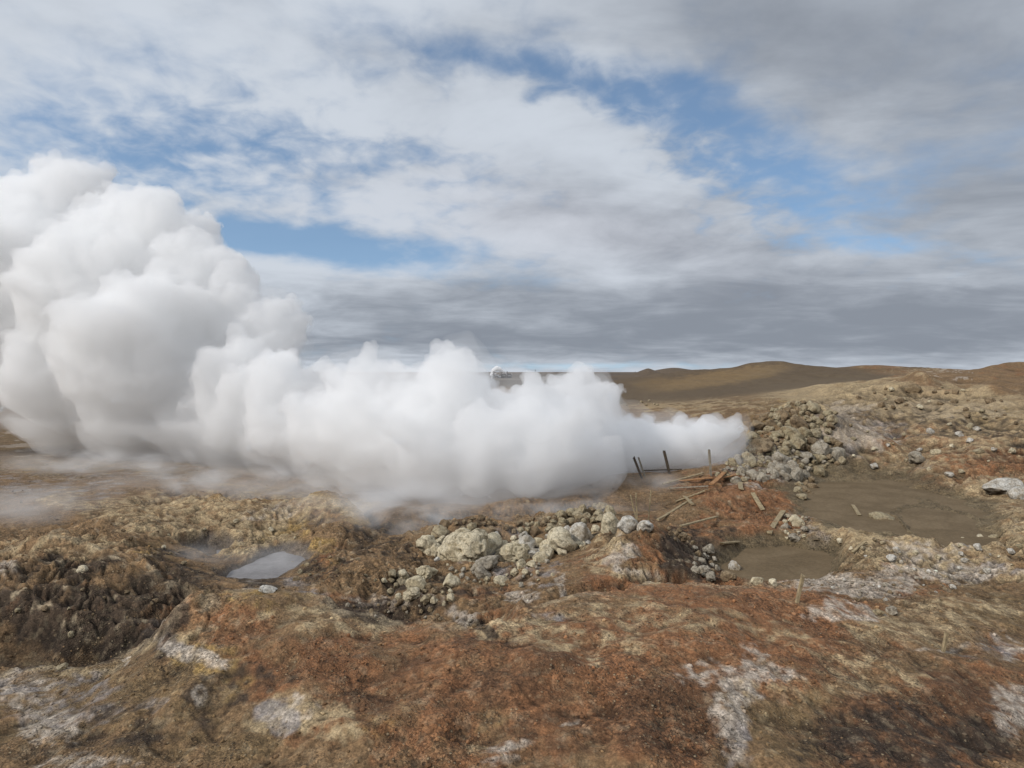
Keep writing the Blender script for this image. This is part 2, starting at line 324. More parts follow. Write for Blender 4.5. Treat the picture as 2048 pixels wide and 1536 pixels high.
def ground_height(x, y, fine=True, spacing=None):
    r = np.hypot(x, y)
    Y = np.maximum(y, r*.35)
    t = np.clip(np.where(y > 0, x/np.maximum(y, 1e-6), np.sign(x)*9), -1.05, 1.05)
    a = t*F/1000; lY = np.log(np.clip(Y, 1.2, 1e5)); b = np.clip(lY, math.log(1.5), math.log(420))*1.6
    z = np.empty(len(x)); step = 40000
    for i in range(0, len(x), step):
        z[i:i+step] = _k(a[i:i+step], b[i:i+step], PA, PB)@_w[:n_]+_w[n_]+_w[n_+1]*a[i:i+step]+_w[n_+2]*b[i:i+step]
    z = z-scarp_terms(CX+F*t, Y, x, y)[0]
    for gp_, gY_, gh_, gwx_, gwy_ in ((1745, 150, .8, 3.2, 6), (1722, 152, .35, 1.6, 5), (1775, 150, .35, 1.6, 4), (1550, 186, .6, 4, 9), (1505, 184, .5, 3, 9), (2040, 92, .7, 3, 4), (1830, 63, .6, 1.6, 2), (2000, 56, .5, 2, 2), (640, 25.6, .25, 1.2, 1.4), (450, 26.0, .3, 1.6, 1.5), (1300, 19.9, .30, .9, .8), (760, 18.4, .3, .8, .8)):
        z = z+gh_*np.exp(-((x-(gp_-CX)/F*gY_)/gwx_)**2-((y-gY_)/gwy_)**2)
    far = sstep(300, 420, Y)
    side = sstep(1.0, 1.6, np.abs(np.arctan2(x, y)))
    z = z*(1-far)*(1-side)+(-5.5)*(1-(1-far)*(1-side))
    # distant cinder cone and low ridges on the plain
    def hill(px, py, D, w_px, k=1.0, sharp=1.0):
        hx = (px-CX)/F*D; h = (HY-py)/F*D+5.5; w = w_px/F*D
        d = np.sqrt(((x-hx)/w)**2+((y-D)/(w*1.3))**2)
        return np.maximum(0, 1-d**sharp)*h
    z = z+np.maximum.reduce([hill(1297, 735.5, 620, 55), hill(1350, 735, 760, 90, sharp=1.5), hill(1400, 738, 800, 80, sharp=1.6), hill(1255, 748, 560, 60, sharp=1.5)])
    z = z+np.maximum.reduce([hill(1120, 744.2, 5200, 500, sharp=4), hill(300, 744, 5600, 900, sharp=4), hill(1560, 744, 5600, 500, sharp=4)])
    px = CX+F*t; py = HY-F*z/Y
    pysm = py
    wx = noise2(x*.45/1, y*.45, 1)*28+noise2(x*1.6, y*1.6, 2)*12; wy = noise2(x*.45, y*.45, 3)*14+noise2(x*1.6, y*1.6, 4)*6
    rough = zone(px, py, ROUGH, wx, wy); flat = zone(px, py, FLAT, wx, wy)
    farfade = 1-sstep(60, 120, Y)
    sp = spacing if spacing is not None else np.full(len(x), .02)
    def ok(wl): return np.clip(wl/(sp*3.0)-.4, 0, 1)
    A = (.46+.64*rough)*(1-.85*flat)
    A = A*(1-.75*sstep(95, 125, Y))+.9*sstep(45, 60, Y)*(1-sstep(85, 110, Y))*sstep(1600, 1700, px)
    d = np.zeros(len(x))
    d += noise2(x*.5, y*.5, 5)*.24*A*ok(2)+noise2(x*.27+3, y*.27, 45)*.55*rough*(1-.85*flat)*sstep(14, 19, Y)*(1-sstep(40, 60, Y)*.4)+noise2(x*.22, y*.22, 46)*.55*sstep(42, 60, Y)*(1-sstep(95, 115, Y))*sstep(1500, 1650, px)+(1-np.abs(noise2(x*.09, y*.09, 47))*2)*.45*sstep(120, 150, Y)*(1-sstep(230, 300, Y))*sstep(1200, 1300, px)
    n1 = 1-np.abs(noise2(x*.9+noise2(x*.7, y*.7, 31)*.6, y*.9, 6))*2.2
    d += n1*.13*A*rough*ok(1.1)
    n2 = 1-np.abs(noise2(x*2.1+noise2(x*1.7, y*1.7, 32)*.5, y*2.1, 7))*2.2
    d += n2*.055*A*ok(.48)
    n3 = 1-np.abs(noise2(x*4.6, y*4.6, 8))*2.2
    d += n3*.028*A*(.35+.65*rough)*ok(.22)
    # terraces / lumps
    pa = sstep(-.35, .5, noise2(x*.37, y*.37, 33)); pb = sstep(-.3, .45, noise2(x*.8, y*.8, 34))
    w1, w2 = worley2(x*1.25+noise2(x*1.4, y*1.4, 9)*.7, y*1.25+noise2(x*1.4, y*1.4, 10)*.7, 1)
    d += np.sqrt(np.clip(w2-w1, 0, .6))*.14*pa*rough*A*ok(.67)
    w1, w2 = worley2(x*3.3+noise2(x*3, y*3, 11)*.8, y*3.3+noise2(x*3, y*3, 35)*.8, 2)
    d += np.sqrt(np.clip(w2-w1, 0, .6))*.055*(.15+.85*rough)*pb*A*ok(.24)
    # overhanging crust edges: terraces cut along wandering contours
    tq = (noise2(x*.8, y*.8, 36)+.35*noise2(x*2.3, y*2.3, 37))*2.6
    fr = tq-np.floor(tq)
    d += (sstep(.0, .22, fr)-fr)*.11*(.3+.7*rough)*A*ok(.4)
    d += noise2(x*9.5, y*9.5, 12)*.022*A*ok(.105)
    d += noise2(x*19, y*19, 13)*.011*(.5+.5*A)*ok(.05)
    # smooth foreground: shallow swells and runnels
    fg = sstep(17, 12, Y)*(1-rough)
    d += fg*(noise2(x*.9, y*.9, 14)*.12+noise2(x*2.2, y*2.2, 15)*.06-np.exp(-(noise2(x*.55, y*.55, 16)/.04)**2)*.02)
    # pools: flatten to their level
    lift = z+d
    pm = np.zeros(len(x))
    for cx, cy, rx, ry, rot, lv in POOLS:
        c, q = math.cos(math.radians(rot)), math.sin(math.radians(rot))
        # the pool outline on its own level plane
        lx = (cx-CX)/F*(-lv*F/(cy-HY)); ly = -lv*F/(cy-HY)
        ppx = CX+F*x/np.maximum(y, .5); ppy = HY-F*lv/np.maximum(y, .5)
        X = ppx+wx*1.0-cx; Yy = ppy+wy*.6-cy
        e = np.sqrt(((X*c+Yy*q)/rx)**2+((-X*q+Yy*c)/ry)**2)
        m = 1-sstep(.88, 1.35, e)
        m = np.where(y > 3, m, 0)
        lift = lift+np.maximum(lv+.03-lift, 0)*sstep(0, .2, m)
        lift = lift*(1-m)+(lv-.14)*m
        pm = np.maximum(pm, m)
    return lift, px, HY-F*(lift)/Y, rough, flat, pm, wx, wy

# polar sheet, dense inside the picture's wedge, reaching the horizon all round
tan_d = np.linspace(-.92, .92, 1250)
az_d = np.arctan(tan_d)
az_o = np.linspace(az_d[-1], 2*math.pi+az_d[0], 70)[1:-1]
AZ = np.concatenate([az_d, az_o])
Rr = [1.0]
while Rr[-1] < 25000:
    r = Rr[-1]
    Rr.append(r*(1+(.02 if r < 6.5 else .0037 if r < 48 else .0048 if r < 75 else .007 if r < 240 else .03)))
RR = np.array(Rr)
na, nr = len(AZ), len(RR)
# inside the wedge keep constant depth rows
k_ = np.where(np.abs(((AZ+math.pi) % (2*math.pi))-math.pi) < 1.0, 1/np.maximum(np.cos(AZ), .5), 1/np.cos(az_d[-1]))
rad = RR[:, None]*k_[None]
gx = (rad*np.sin(AZ)[None]).ravel(); gy = (rad*np.cos(AZ)[None]).ravel()
spc = np.repeat(np.gradient(RR), na)
gz, gpx, gpy, grough, gflat, gpool, gwx, gwy = ground_height(gx, gy, spacing=np.maximum(spc, .012))
Zg = gz.reshape(nr, na)
def ground_at(x, y):
    """height of the built sheet at x,y (inside the wedge)"""
    i = np.interp(y, RR, np.arange(nr)); j = np.interp(x/y, tan_d, np.arange(1250))
    i0, j0 = int(min(i, nr-2)), int(min(j, 1248)); fi, fj = i-i0, j-j0
    return (Zg[i0, j0]*(1-fi)*(1-fj)+Zg[i0+1, j0]*fi*(1-fj)+Zg[i0, j0+1]*(1-fi)*fj+Zg[i0+1, j0+1]*fi*fj)
def ground_hit(px, py, near=7.0, skip=0.0):
    """first point of the ground seen through photo pixel px,py"""
    j = int(round(np.interp((px-CX)/F, tan_d, np.arange(1250))))
    rows = HY-F*Zg[:, j]/RR
    s = np.where((RR > max(near, skip)) & (rows <= py))[0]
    i = s[0] if len(s) else nr-1
    Yd = RR[i]; x = (px-CX)/F*Yd
    return Vector((x, Yd, ground_at(x, Yd)))

V_ = np.stack([gx, gy, gz], 1)
V_ = np.concatenate([V_, [[0, 0, -5.6]]])
ii = np.arange(nr-1)[:, None]*na; jj = np.arange(na)[None]; jn = (jj+1) % na
Q = np.stack([ii+jj, ii+na+jj, ii+na+jn, ii+jn], -1).reshape(-1, 4)[:, ::-1]

# ---------------- colour regions of the ground
T = {}
T['rust'] = zone_of("""1250 1330 520 130 -4 .95; 1450 1190 330 45 6 .95; 760 1330 330 90 0 .75; 450 1240 120 45 20 .8; 1000 1440 420 110 0 .75; 1540 1260 200 60 0 1; 1500 1010 110 65 20 1; 1530 965 100 25 0 .9
1300 1085 70 50 10 .8; 1200 1120 80 45 -25 .6; 960 1200 50 24 0 .8; 1330 1460 140 80 0 .95; 1700 1340 160 50 20 .5; 1850 1450 240 110 0 .8; 2000 1320 120 50 0 .6; 1990 920 150 42 5 .9; 1850 875 110 22 5 .8; 1770 935 80 34 0 .55; 1860 970 90 24 8 .75; 1420 965 70 18 -5 .8
1800 1118 40 26 0 .8; 1840 1180 60 22 0 .5; 1840 775 60 18 0 .6; 690 1195 60 24 15 .7; 560 1465 60 40 30 .5; 870 1520 200 40 0 .7; 1440 745 110 14 -12 .6; 1760 733 60 8 0 .7; 1360 760 80 14 0 .5; 2030 740 50 10 0 .6; 1440 1060 110 40 0 .7; 1540 880 50 22 0 .4; 660 1120 40 30 0 .5; 1000 1270 60 26 0 .6""")
T['deep'] = zone_of("""1350 1440 150 90 10 .8; 1030 1350 260 70 0 .55; 1880 1450 230 110 0 .9; 740 1410 120 50 20 .6; 1350 1095 60 40 25 .9; 2000 905 110 24 5 .6; 730 1200 60 22 20 .8; 480 1290 60 20 20 .4; 1160 1460 160 60 0 .6""")
T['cream'] = zone_of("""1800 800 330 48 4 .85; 1950 860 200 60 0 .7; 1700 860 120 50 0 .55; 1750 930 230 40 0 .6; 2000 980 100 34 0 .8; 1850 1110 260 50 10 .8; 1740 1080 120 45 15 .8; 2020 1060 110 50 -10 .75; 400 1030 260 45 2 .7; 200 1010 130 25 0 .6; 640 1005 90 22 5 .75; 480 1080 120 40 10 .75; 100 1095 160 30 0 .5
640 1240 180 26 5 .55; 1050 1262 130 26 -6 .75; 1230 1220 160 26 0 .5; 1200 1100 50 42 -30 .8; 1260 1150 90 20 8 .7; 1400 1250 230 36 0 .45; 1700 1330 150 40 20 .5; 1870 1240 220 40 -8 .6; 1180 1280 200 34 6 .5; 630 1440 110 55 15 .75; 520 1450 50 24 0 .8; 120 1345 180 12 4 .7
1400 812 170 12 0 .7; 1290 800 60 12 0 .7; 1520 960 80 12 0 .5; 540 1045 60 24 0 .7; 1580 1400 120 70 0 .35; 330 1285 120 16 -18 .7; 1000 1500 90 14 5 .5; 1840 738 60 5 0 .7; 1520 748 90 8 -14 .6; 560 1240 90 22 10 .5""")
T['white'] = zone_of("""1700 1172 150 26 3 .95; 1860 1150 140 26 0 .8; 1830 1100 60 24 0 .7; 1900 1115 40 30 0 .5; 1690 1225 80 16 5 .8; 920 1245 34 26 40 .9; 1230 1105 36 40 -20 .9; 1290 1150 60 12 8 .7; 1040 1190 36 16 0 .8; 1110 1175 16 20 0 .8; 800 1195 130 18 0 .5; 400 1305 75 22 20 .95; 265 1323 16 7 0 .9; 100 1455 90 35 10 .8; 40 1380 90 40 0 .55; 180 1530 100 20 0 .7; 400 1390 26 22 0 .6
1490 1410 40 120 6 .85; 1500 1360 110 22 0 .8; 1400 1350 40 22 0 .5; 2030 1420 70 55 0 .85; 2010 1290 40 30 0 .5; 1040 1495 60 14 -8 .9; 1150 1450 30 8 -20 .7; 1000 1525 60 12 0 .7; 580 1415 60 30 0 .6; 1890 740 40 4 0 .9; 1710 880 90 30 10 .8; 1690 830 60 24 0 .7; 1750 855 60 12 0 .6; 1560 970 70 8 0 .7; 1700 965 110 8 0 .6; 1620 1025 50 10 0 .5
20 1140 50 10 -8 .9; 1900 820 160 14 0 .5; 1600 1040 40 24 0 .4; 540 1020 60 16 0 .5; 60 890 70 10 0 .8; 30 850 50 7 0 .7; 160 945 330 8 2 .5; 500 1175 50 8 -8 .6; 1880 1290 60 8 -10 .6; 1660 835 40 30 0 .5; 1250 800 26 10 0 .5; 1830 940 40 26 0 .5; 1450 905 70 30 -30 .2""")  # mineral white; also paints the lit left side of the rusty mound
T['dark'] = zone_of("""160 1240 230 80 6 .9; 60 1160 140 40 0 .45; 330 1200 90 60 30 .7; 150 1140 60 24 0 .8; 740 1225 100 22 10 .95; 735 1065 46 40 20 .6; 470 1130 60 16 -20 .5; 200 1125 40 16 0 .6; 360 1140 110 26 25 .6; 520 1165 70 12 -10 .8; 1375 1112 75 52 22 1; 1430 1145 50 26 0 .6; 960 1268 60 12 12 .9; 800 1210 130 22 0 .6; 640 1130 60 24 0 .5; 950 1195 60 12 0 .5; 1700 900 110 24 10 .3; 1850 845 260 26 3 .45; 1760 800 160 16 -4 .42; 1960 870 120 16 0 .4; 1860 800 60 16 0 .4; 250 1460 200 60 -10 .35; 450 1370 130 40 -10 .5; 790 1100 60 40 0 .4; 720 1080 40 50 0 .4; 1820 1480 220 90 0 .6; 1460 1075 60 14 0 .4; 2048 885 60 10 0 .7; 1150 1062 160 24 -12 .35; 850 1170 70 20 0 .5; 1640 940 60 14 0 .4; 900 1045 50 10 0 .6""")  # partly shade put into the colour: right flanks of mounds, hollows, ditch
T['olive'] = zone_of("""425 1097 60 18 -8 .7; 500 900 900 60 0 .75; 250 1400 300 90 -8 .8; 380 1470 280 60 0 .6; 1750 1010 260 80 8 .6; 1570 1120 150 48 0 .8; 1700 1270 300 60 0 .45; 1480 775 360 50 0 .55; 980 1290 60 20 0 .4; 1650 1450 160 90 0 .6; 2000 1220 140 60 0 .6; 1180 1290 120 20 0 .4; 1590 850 90 60 0 .8; 960 1440 130 40 0 .4; 1850 1350 160 60 0 .4; 1380 1310 80 30 20 .5""")
T['grey'] = zone_of("""540 1440 40 46 20 .8; 120 1400 150 80 0 .45; 60 975 200 24 0 .5; 300 950 220 14 0 .45; 1490 1490 34 60 4 .6; 1960 1290 60 24 0 .5; 1120 1225 50 10 0 .4; 340 1260 60 30 30 .5; 1780 860 70 10 0 .5; 620 1165 60 20 0 .5; 980 1100 110 50 0 .45; 1050 1140 110 30 0 .45; 1560 915 150 60 0 .6; 1500 950 70 14 0 .5; 1900 1090 60 20 0 .3; 1950 1140 110 22 0 .55; 1640 1075 40 30 0 .6; 300 1420 60 30 0 .3""")
T['ochre'] = zone_of("""420 1310 90 40 20 .7; 580 1090 100 40 20 .6; 690 1010 60 30 30 .7; 540 1200 110 30 0 .4; 560 1060 60 24 0 .7; 1950 830 90 30 0 .6; 1430 757 150 16 -10 .7; 1260 800 60 14 0 .6; 1600 820 60 26 0 .5; 480 1340 60 60 -40 .5; 1340 1090 50 40 0 .4; 900 1440 120 30 0 .3; 300 1100 60 16 0 .5; 480 985 110 12 0 .5; 200 930 250 20 0 .3; 750 1460 120 40 0 .4; 1500 880 60 50 0 .5""")
PAL = {'base': (.218, .142, .073), 'rust': (.245, .118, .054), 'deep': (.130, .070, .036), 'cream': (.46, .365, .215), 'white': (.52, .465, .385),
       'dark': (.048, .036, .026), 'olive': (.176, .122, .060), 'grey': (.28, .26, .245), 'ochre': (.345, .235, .088)}
dep = np.maximum(gy, .5)
def fbm2(x, y, s, seed, oct=4, sp=None):
    t = 0; a = 1; n = 0
    for o in range(oct):
        f = 1 if sp is None else np.clip((1/s)/(sp*2.2)-.4, 0, 1)
        t = t+noise2(x*s, y*s, seed+o)*a*f; n += a; a *= .62; s *= 2.07
    return t/n*1.7
col = np.tile(np.array(PAL['base']), (len(gx), 1))
mott = fbm2(gx, gy, 1.3, 50, 5, spc)
col *= (1+.30*mott)[:, None]
def lay(key, seed, sc, gain=1.0, soft=.35, mx=.9):
    global col
    m = zone(gpx, gpy, T[key], gwx*1.7, gwy*1.6)
    n = fbm2(gx, gy, sc, seed, 6, spc)
    fine_n = fbm2(gx, gy, sc*4.5, seed+5, 4, spc)
    a = sstep(.5-soft, .5+soft, m*gain+(n*.75+fine_n*.38)*(.25+.75*sstep(0, .25, m))-.06)
    a = a*sstep(.0, .12, m+.06)*mx
    v = 1+.22*fbm2(gx, gy, sc*2.3, seed+9, 4, spc)
    col = col*(1-a)[:, None]+(np.array(PAL[key])[None]*v[:, None])*a[:, None]
    return a
lay('olive', 60, .9); lay('ochre', 70, 1.4); lay('rust', 80, 1.1, .92, .5, .92); lay('deep', 90, 1.2)
lay('cream', 100, 2.6, .9, .34, .85); lay('grey', 110, 1.5, .95); lay('dark', 120, 2.0, 1.2, .35)
lay('white', 130, 4.2, .80, .36, .85)
# flecks everywhere in the visible field: pale crust on lumps, brown in the hollows
fl = fbm2(gx, gy, 3.1, 140, 5, spc)
a = sstep(.28, .62, fl)*(.22+.45*grough)*(1-.7*gflat)
col = col*(1-a)[:, None]+np.array([.46, .385, .26])[None]*a[:, None]
fl = fbm2(gx, gy, 2.3, 150, 5, spc)
a = sstep(.30, .60, fl)*(.25+.40*grough)*(1-.6*gflat)
col = col*(1-a*.8)[:, None]+np.array([.13, .075, .04])[None]*(a*.8)[:, None]
# occlusion shade painted into the colour from relief curvature: hollows darker, ridges lighter
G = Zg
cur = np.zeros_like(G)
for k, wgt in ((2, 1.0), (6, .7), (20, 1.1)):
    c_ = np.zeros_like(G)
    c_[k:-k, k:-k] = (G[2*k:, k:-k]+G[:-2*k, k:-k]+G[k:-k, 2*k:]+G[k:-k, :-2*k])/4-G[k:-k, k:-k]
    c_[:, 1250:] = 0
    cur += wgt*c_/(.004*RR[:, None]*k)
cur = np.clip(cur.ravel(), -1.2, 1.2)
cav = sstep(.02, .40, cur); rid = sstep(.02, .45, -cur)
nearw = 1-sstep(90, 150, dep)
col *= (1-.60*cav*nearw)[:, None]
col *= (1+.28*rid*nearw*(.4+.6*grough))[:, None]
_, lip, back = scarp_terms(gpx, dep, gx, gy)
a = lip*sstep(-.35, .3, fbm2(gx, gy, 2.2, 180, 4, spc))*.6  # crest edges painted paler, as lit rims
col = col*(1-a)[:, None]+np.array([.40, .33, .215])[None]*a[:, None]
a = back*sstep(-.6, .1, fbm2(gx, gy, 1.7, 185, 4, spc))*.62  # shade painted into the soil just behind each crest
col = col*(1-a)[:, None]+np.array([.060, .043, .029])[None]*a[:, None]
# pools: wet shore
wet = sstep(.0, .45, gpool+.10*mott*(gpool > 0))
pc = np.where(((gpx < 700))[:, None], np.array([.15, .13, .11])[None], np.array([.155, .122, .070])[None])*(1+.2*mott)[:, None]
col = col*(1-wet*.85)[:, None]+pc*(wet*.85)[:, None]
# far plain: dull dark brown
fp = sstep(150, 320, dep)
plain = np.array([.105, .082, .060])[None]*(1+.35*fbm2(gx/60, gy/60, 1.0, 160, 4))[:, None]
pale = sstep(.25, .5, fbm2(gx/130, gy/260, 1.0, 170, 3))*sstep(2200, 800, dep)
plain = plain*(1-pale*.5)[:, None]+np.array([.26, .23, .19])[None]*(pale*.5)[:, None]
hillc = (gz > -4.6) & (dep > 320)
plain[hillc] = plain[hillc]*.85+np.array([.05, .035, .02])
col = col*(1-fp)[:, None]+plain*fp[:, None]
# the smooth brown hill
bh = sstep(88, 112, dep)*(1-fp)*sstep(1180, 1230, gpx)
hc = np.array([.120, .088, .052])[None]*(1+.16*mott)[:, None]
och = zone(gpx, gpy, zone_of("1440 756 150 15 -9 .9; 1330 768 70 12 0 .6; 1530 741 50 8 -14 .8"), gwx*.3, gwy*.3)
hc = hc*(1-och*.7)[:, None]+np.array([.27, .185, .085])[None]*(och*.7)[:, None]
kk = bh*(1-zone(gpx, gpy, zone_of("1900 744 160 9 0 1; 1760 732 60 7 0 1"), gwx*.1, gwy*.1))*.9
col = col*(1-kk)[:, None]+hc*kk[:, None]
col = np.clip(col*np.array([.93, .885, .87])[None], .01, .75)

gm, g, gb = material('mineral_ground', .93)
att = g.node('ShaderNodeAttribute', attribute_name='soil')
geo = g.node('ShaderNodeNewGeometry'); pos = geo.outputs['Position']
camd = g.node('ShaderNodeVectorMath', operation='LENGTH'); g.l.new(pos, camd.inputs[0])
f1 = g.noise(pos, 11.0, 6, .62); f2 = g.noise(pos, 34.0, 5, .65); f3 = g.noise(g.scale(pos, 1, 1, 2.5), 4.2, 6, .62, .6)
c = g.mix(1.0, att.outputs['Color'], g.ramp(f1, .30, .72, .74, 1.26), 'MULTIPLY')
gr = g.node('ShaderNodeTexVoronoi', feature='F1'); gr.inputs['Scale'].default_value = 24.0; g.put(gr.inputs['Vector'], g.scale(pos, 1, 1, 1.6))
gsep = g.node('ShaderNodeSeparateColor'); g.l.new(gr.outputs['Color'], gsep.inputs[0])
gran0 = g.ramp(g.noise(pos, .42, 5, .65), .40, .58, .10, .95)
c = g.mix(gran0, c, g.mix(1.0, c, g.ramp(gsep.outputs[0], 0.0, 1.0, .62, 1.4), 'MULTIPLY'))
gr2 = g.node('ShaderNodeTexVoronoi', feature='F1'); gr2.inputs['Scale'].default_value = 9.0; g.put(gr2.inputs['Vector'], pos)
gsep2 = g.node('ShaderNodeSeparateColor'); g.l.new(gr2.outputs['Color'], gsep2.inputs[0])
c = g.mix(g.m('MULTIPLY', g.ramp(gsep2.outputs[1], .80, .92), .10), c, (.46, .37, .23))
c = g.mix(1.0, c, g.ramp(f2, .30, .72, .72, 1.28), 'MULTIPLY')
gran = g.ramp(g.noise(pos, .55, 5, .65), .42, .57, .12, 1.0)
c = g.mix(1.0, c, g.ramp(f3, .30, .70, .78, 1.22), 'MULTIPLY')
vor = g.node('ShaderNodeTexVoronoi', feature='DISTANCE_TO_EDGE'); g.put(vor.inputs['Vector'], pos); vor.inputs['Scale'].default_value = 5.0
wn = g.node('ShaderNodeTexNoise'); g.put(wn.inputs['Vector'], pos); wn.inputs['Scale'].default_value = 6; wn.inputs['Detail'].default_value = 3
va = g.node('ShaderNodeVectorMath', operation='MULTIPLY_ADD'); g.l.new(wn.outputs['Color'], va.inputs[0]); va.inputs[1].default_value = (.35, .35, .35); g.l.new(pos, va.inputs[2]); g.l.new(va.outputs[0], vor.inputs['Vector'])
crack = g.ramp(vor.outputs['Distance'], .0, .035, 1, 0)
crk = g.m('MULTIPLY', crack, g.ramp(g.noise(pos, .8, 3), .48, .62))
c = g.mix(g.m('MULTIPLY', crk, .65), c, (.05, .035, .022))
cr = g.node('ShaderNodeTexVoronoi', feature='F1'); cr.inputs['Scale'].default_value = 11.0; g.put(cr.inputs['Vector'], pos)
crs = g.node('ShaderNodeSeparateColor'); g.l.new(cr.outputs['Color'], crs.inputs[0])
crumb = g.m('MULTIPLY', g.ramp(cr.outputs['Distance'], .16, .30, 1, 0), g.ramp(crs.outputs[0], .52, .56))
pit = g.m('MULTIPLY', g.ramp(cr.outputs['Distance'], .14, .34, 1, 0), g.ramp(crs.outputs[0], .34, .30))
c = g.mix(g.m('MULTIPLY', crumb, g.m('MULTIPLY_ADD', gran, .5, .1)), c, g.mix(crs.outputs[1], (.52, .42, .27), (.40, .24, .12)))
c = g.mix(g.m('MULTIPLY', pit, g.m('MULTIPLY_ADD', gran, .55, .12)), c, (.050, .033, .020))
speck = g.ramp(g.noise(pos, 60.0, 2, .5), .66, .74)
c = g.mix(g.m('MULTIPLY', g.m('MULTIPLY', speck, gran), .65), c, (.50, .42, .30))
speck2 = g.ramp(g.noise(pos, 40.0, 2, .5, 0, 2.3), .60, .68)
c = g.mix(g.m('MULTIPLY', g.m('MULTIPLY', speck2, gran), .8), c, (.045, .03, .02))
g.l.new(c, gb.inputs['Base Color'])
bm1 = g.node('ShaderNodeBump'); g.put(bm1.inputs['Strength'], g.m('MULTIPLY_ADD', gran, .6, .4)); bm1.inputs['Distance'].default_value = .045
hgt = g.m('ADD', g.m('MULTIPLY_ADD', gr.outputs['Distance'], -.5, f1), g.m('ADD', g.m('MULTIPLY', f2, .55), g.m('ADD', g.m('MULTIPLY', crk, -.4), g.m('MULTIPLY', g.m('SUBTRACT', crumb, pit), .9))))
g.l.new(hgt, bm1.inputs['Height']); g.l.new(bm1.outputs[0], gb.inputs['Normal'])

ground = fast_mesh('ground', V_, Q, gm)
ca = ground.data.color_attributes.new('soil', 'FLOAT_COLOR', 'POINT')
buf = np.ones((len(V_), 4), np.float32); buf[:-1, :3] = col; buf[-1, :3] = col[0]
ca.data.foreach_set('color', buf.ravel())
hole = mesh_obj('ground_fill', [(math.sin(t)*2.4, math.cos(t)*2.4, float(-5.75)) for t in np.linspace(0, 2*math.pi, 25)[:-1]], [tuple(range(24))[::-1]], gm)
bpy.data.objects.remove(hole)
# close the small hole straight below the camera
tri = [(j, (j+1) % na, len(V_)-1) for j in range(na)]
me = ground.data; n0 = len(me.loops); p0 = len(me.polygons)
me.loops.add(3*na); me.polygons.add(na)
vi = np.empty(len(me.loops), np.int32); me.loops.foreach_get('vertex_index', vi); vi[n0:] = np.array(tri).ravel(); me.loops.foreach_set('vertex_index', vi)
ls = np.empty(len(me.polygons), np.int32); me.polygons.foreach_get('loop_start', ls); ls[p0:] = n0+np.arange(na)*3; me.polygons.foreach_set('loop_start', ls)
me.update(calc_edges=True); me.validate()
ground['kind'] = 'structure'
# ------------------------------------------------------------------ steam
def ico(sub):
    b = bmesh.new(); bmesh.ops.create_icosphere(b, subdivisions=sub, radius=1)
    v = np.array([p.co[:] for p in b.verts]); f = np.array([[q.index for q in p.verts] for p in b.faces]); b.free()
    return v, f
IV, IF = ico(2)
def voxel_hull(balls, voxel, grow=0.0):
    """one closed skin around a set of balls (centre, radius)"""
    vs, fs, o = [], [], 0
    for c, r in balls:
        vs.append(IV*(r+min(grow, r*.4))+np.array(c)[None]); fs.append(IF+o); o += len(IV)
    ob = fast_mesh('tmp', np.concatenate(vs), np.concatenate(fs), None)
    md = ob.modifiers.new('r', 'REMESH'); md.mode = 'VOXEL'; md.voxel_size = voxel
    dg = bpy.context.evaluated_depsgraph_get(); ev = ob.evaluated_get(dg); m2 = ev.to_mesh()
    V = np.empty(len(m2.vertices)*3, np.float32); m2.vertices.foreach_get('co', V); V = V.reshape(-1, 3).astype(float)
    m2.calc_loop_triangles()
    Tt = np.empty(len(m2.loop_triangles)*3, np.int32); m2.loop_triangles.foreach_get('vertices', Tt); Tt = Tt.reshape(-1, 3)
    ev.to_mesh_clear(); bpy.data.objects.remove(ob)
    return V, Tt
def clean(V, Tt, voxel):
    """re-skin a displaced hull so that it nowhere crosses itself, and drop hollow bubbles inside it"""
    ob = fast_mesh('tmp', V, Tt, None)
    md = ob.modifiers.new('r', 'REMESH'); md.mode = 'VOXEL'; md.voxel_size = voxel
    ev = ob.evaluated_get(bpy.context.evaluated_depsgraph_get()); m2 = ev.to_mesh()
    V = np.empty(len(m2.vertices)*3, np.float32); m2.vertices.foreach_get('co', V); V = V.reshape(-1, 3).astype(float)
    m2.calc_loop_triangles()
    Tt = np.empty(len(m2.loop_triangles)*3, np.int32); m2.loop_triangles.foreach_get('vertices', Tt); Tt = Tt.reshape(-1, 3)
    ev.to_mesh_clear(); bpy.data.objects.remove(ob)
    lab = np.arange(len(V)); e = np.concatenate([Tt[:, [0, 1]], Tt[:, [1, 2]]])
    while True:
        old = lab.copy()
        m_ = np.minimum(lab[e[:, 0]], lab[e[:, 1]])
        np.minimum.at(lab, e[:, 0], m_); np.minimum.at(lab, e[:, 1], m_)
        lab = lab[lab]; lab = lab[lab]
        if (lab == old).all(): break
    big = np.bincount(lab).argmax()
    Tt = Tt[lab[Tt[:, 0]] == big]; used = np.unique(Tt); mp = np.zeros(len(V), int); mp[used] = np.arange(len(used))
    return relax(V[used], mp[Tt], 1), mp[Tt]
def normals(V, Tt):
    a, b, c = V[Tt[:, 0]], V[Tt[:, 1]], V[Tt[:, 2]]
    fn = np.cross(b-a, c-a); N = np.zeros_like(V)
    for k in range(3): 
        for d in range(3): N[:, d] += np.bincount(Tt[:, k], fn[:, d], len(V))
    return N/np.maximum(np.linalg.norm(N, axis=1), 1e-9)[:, None]
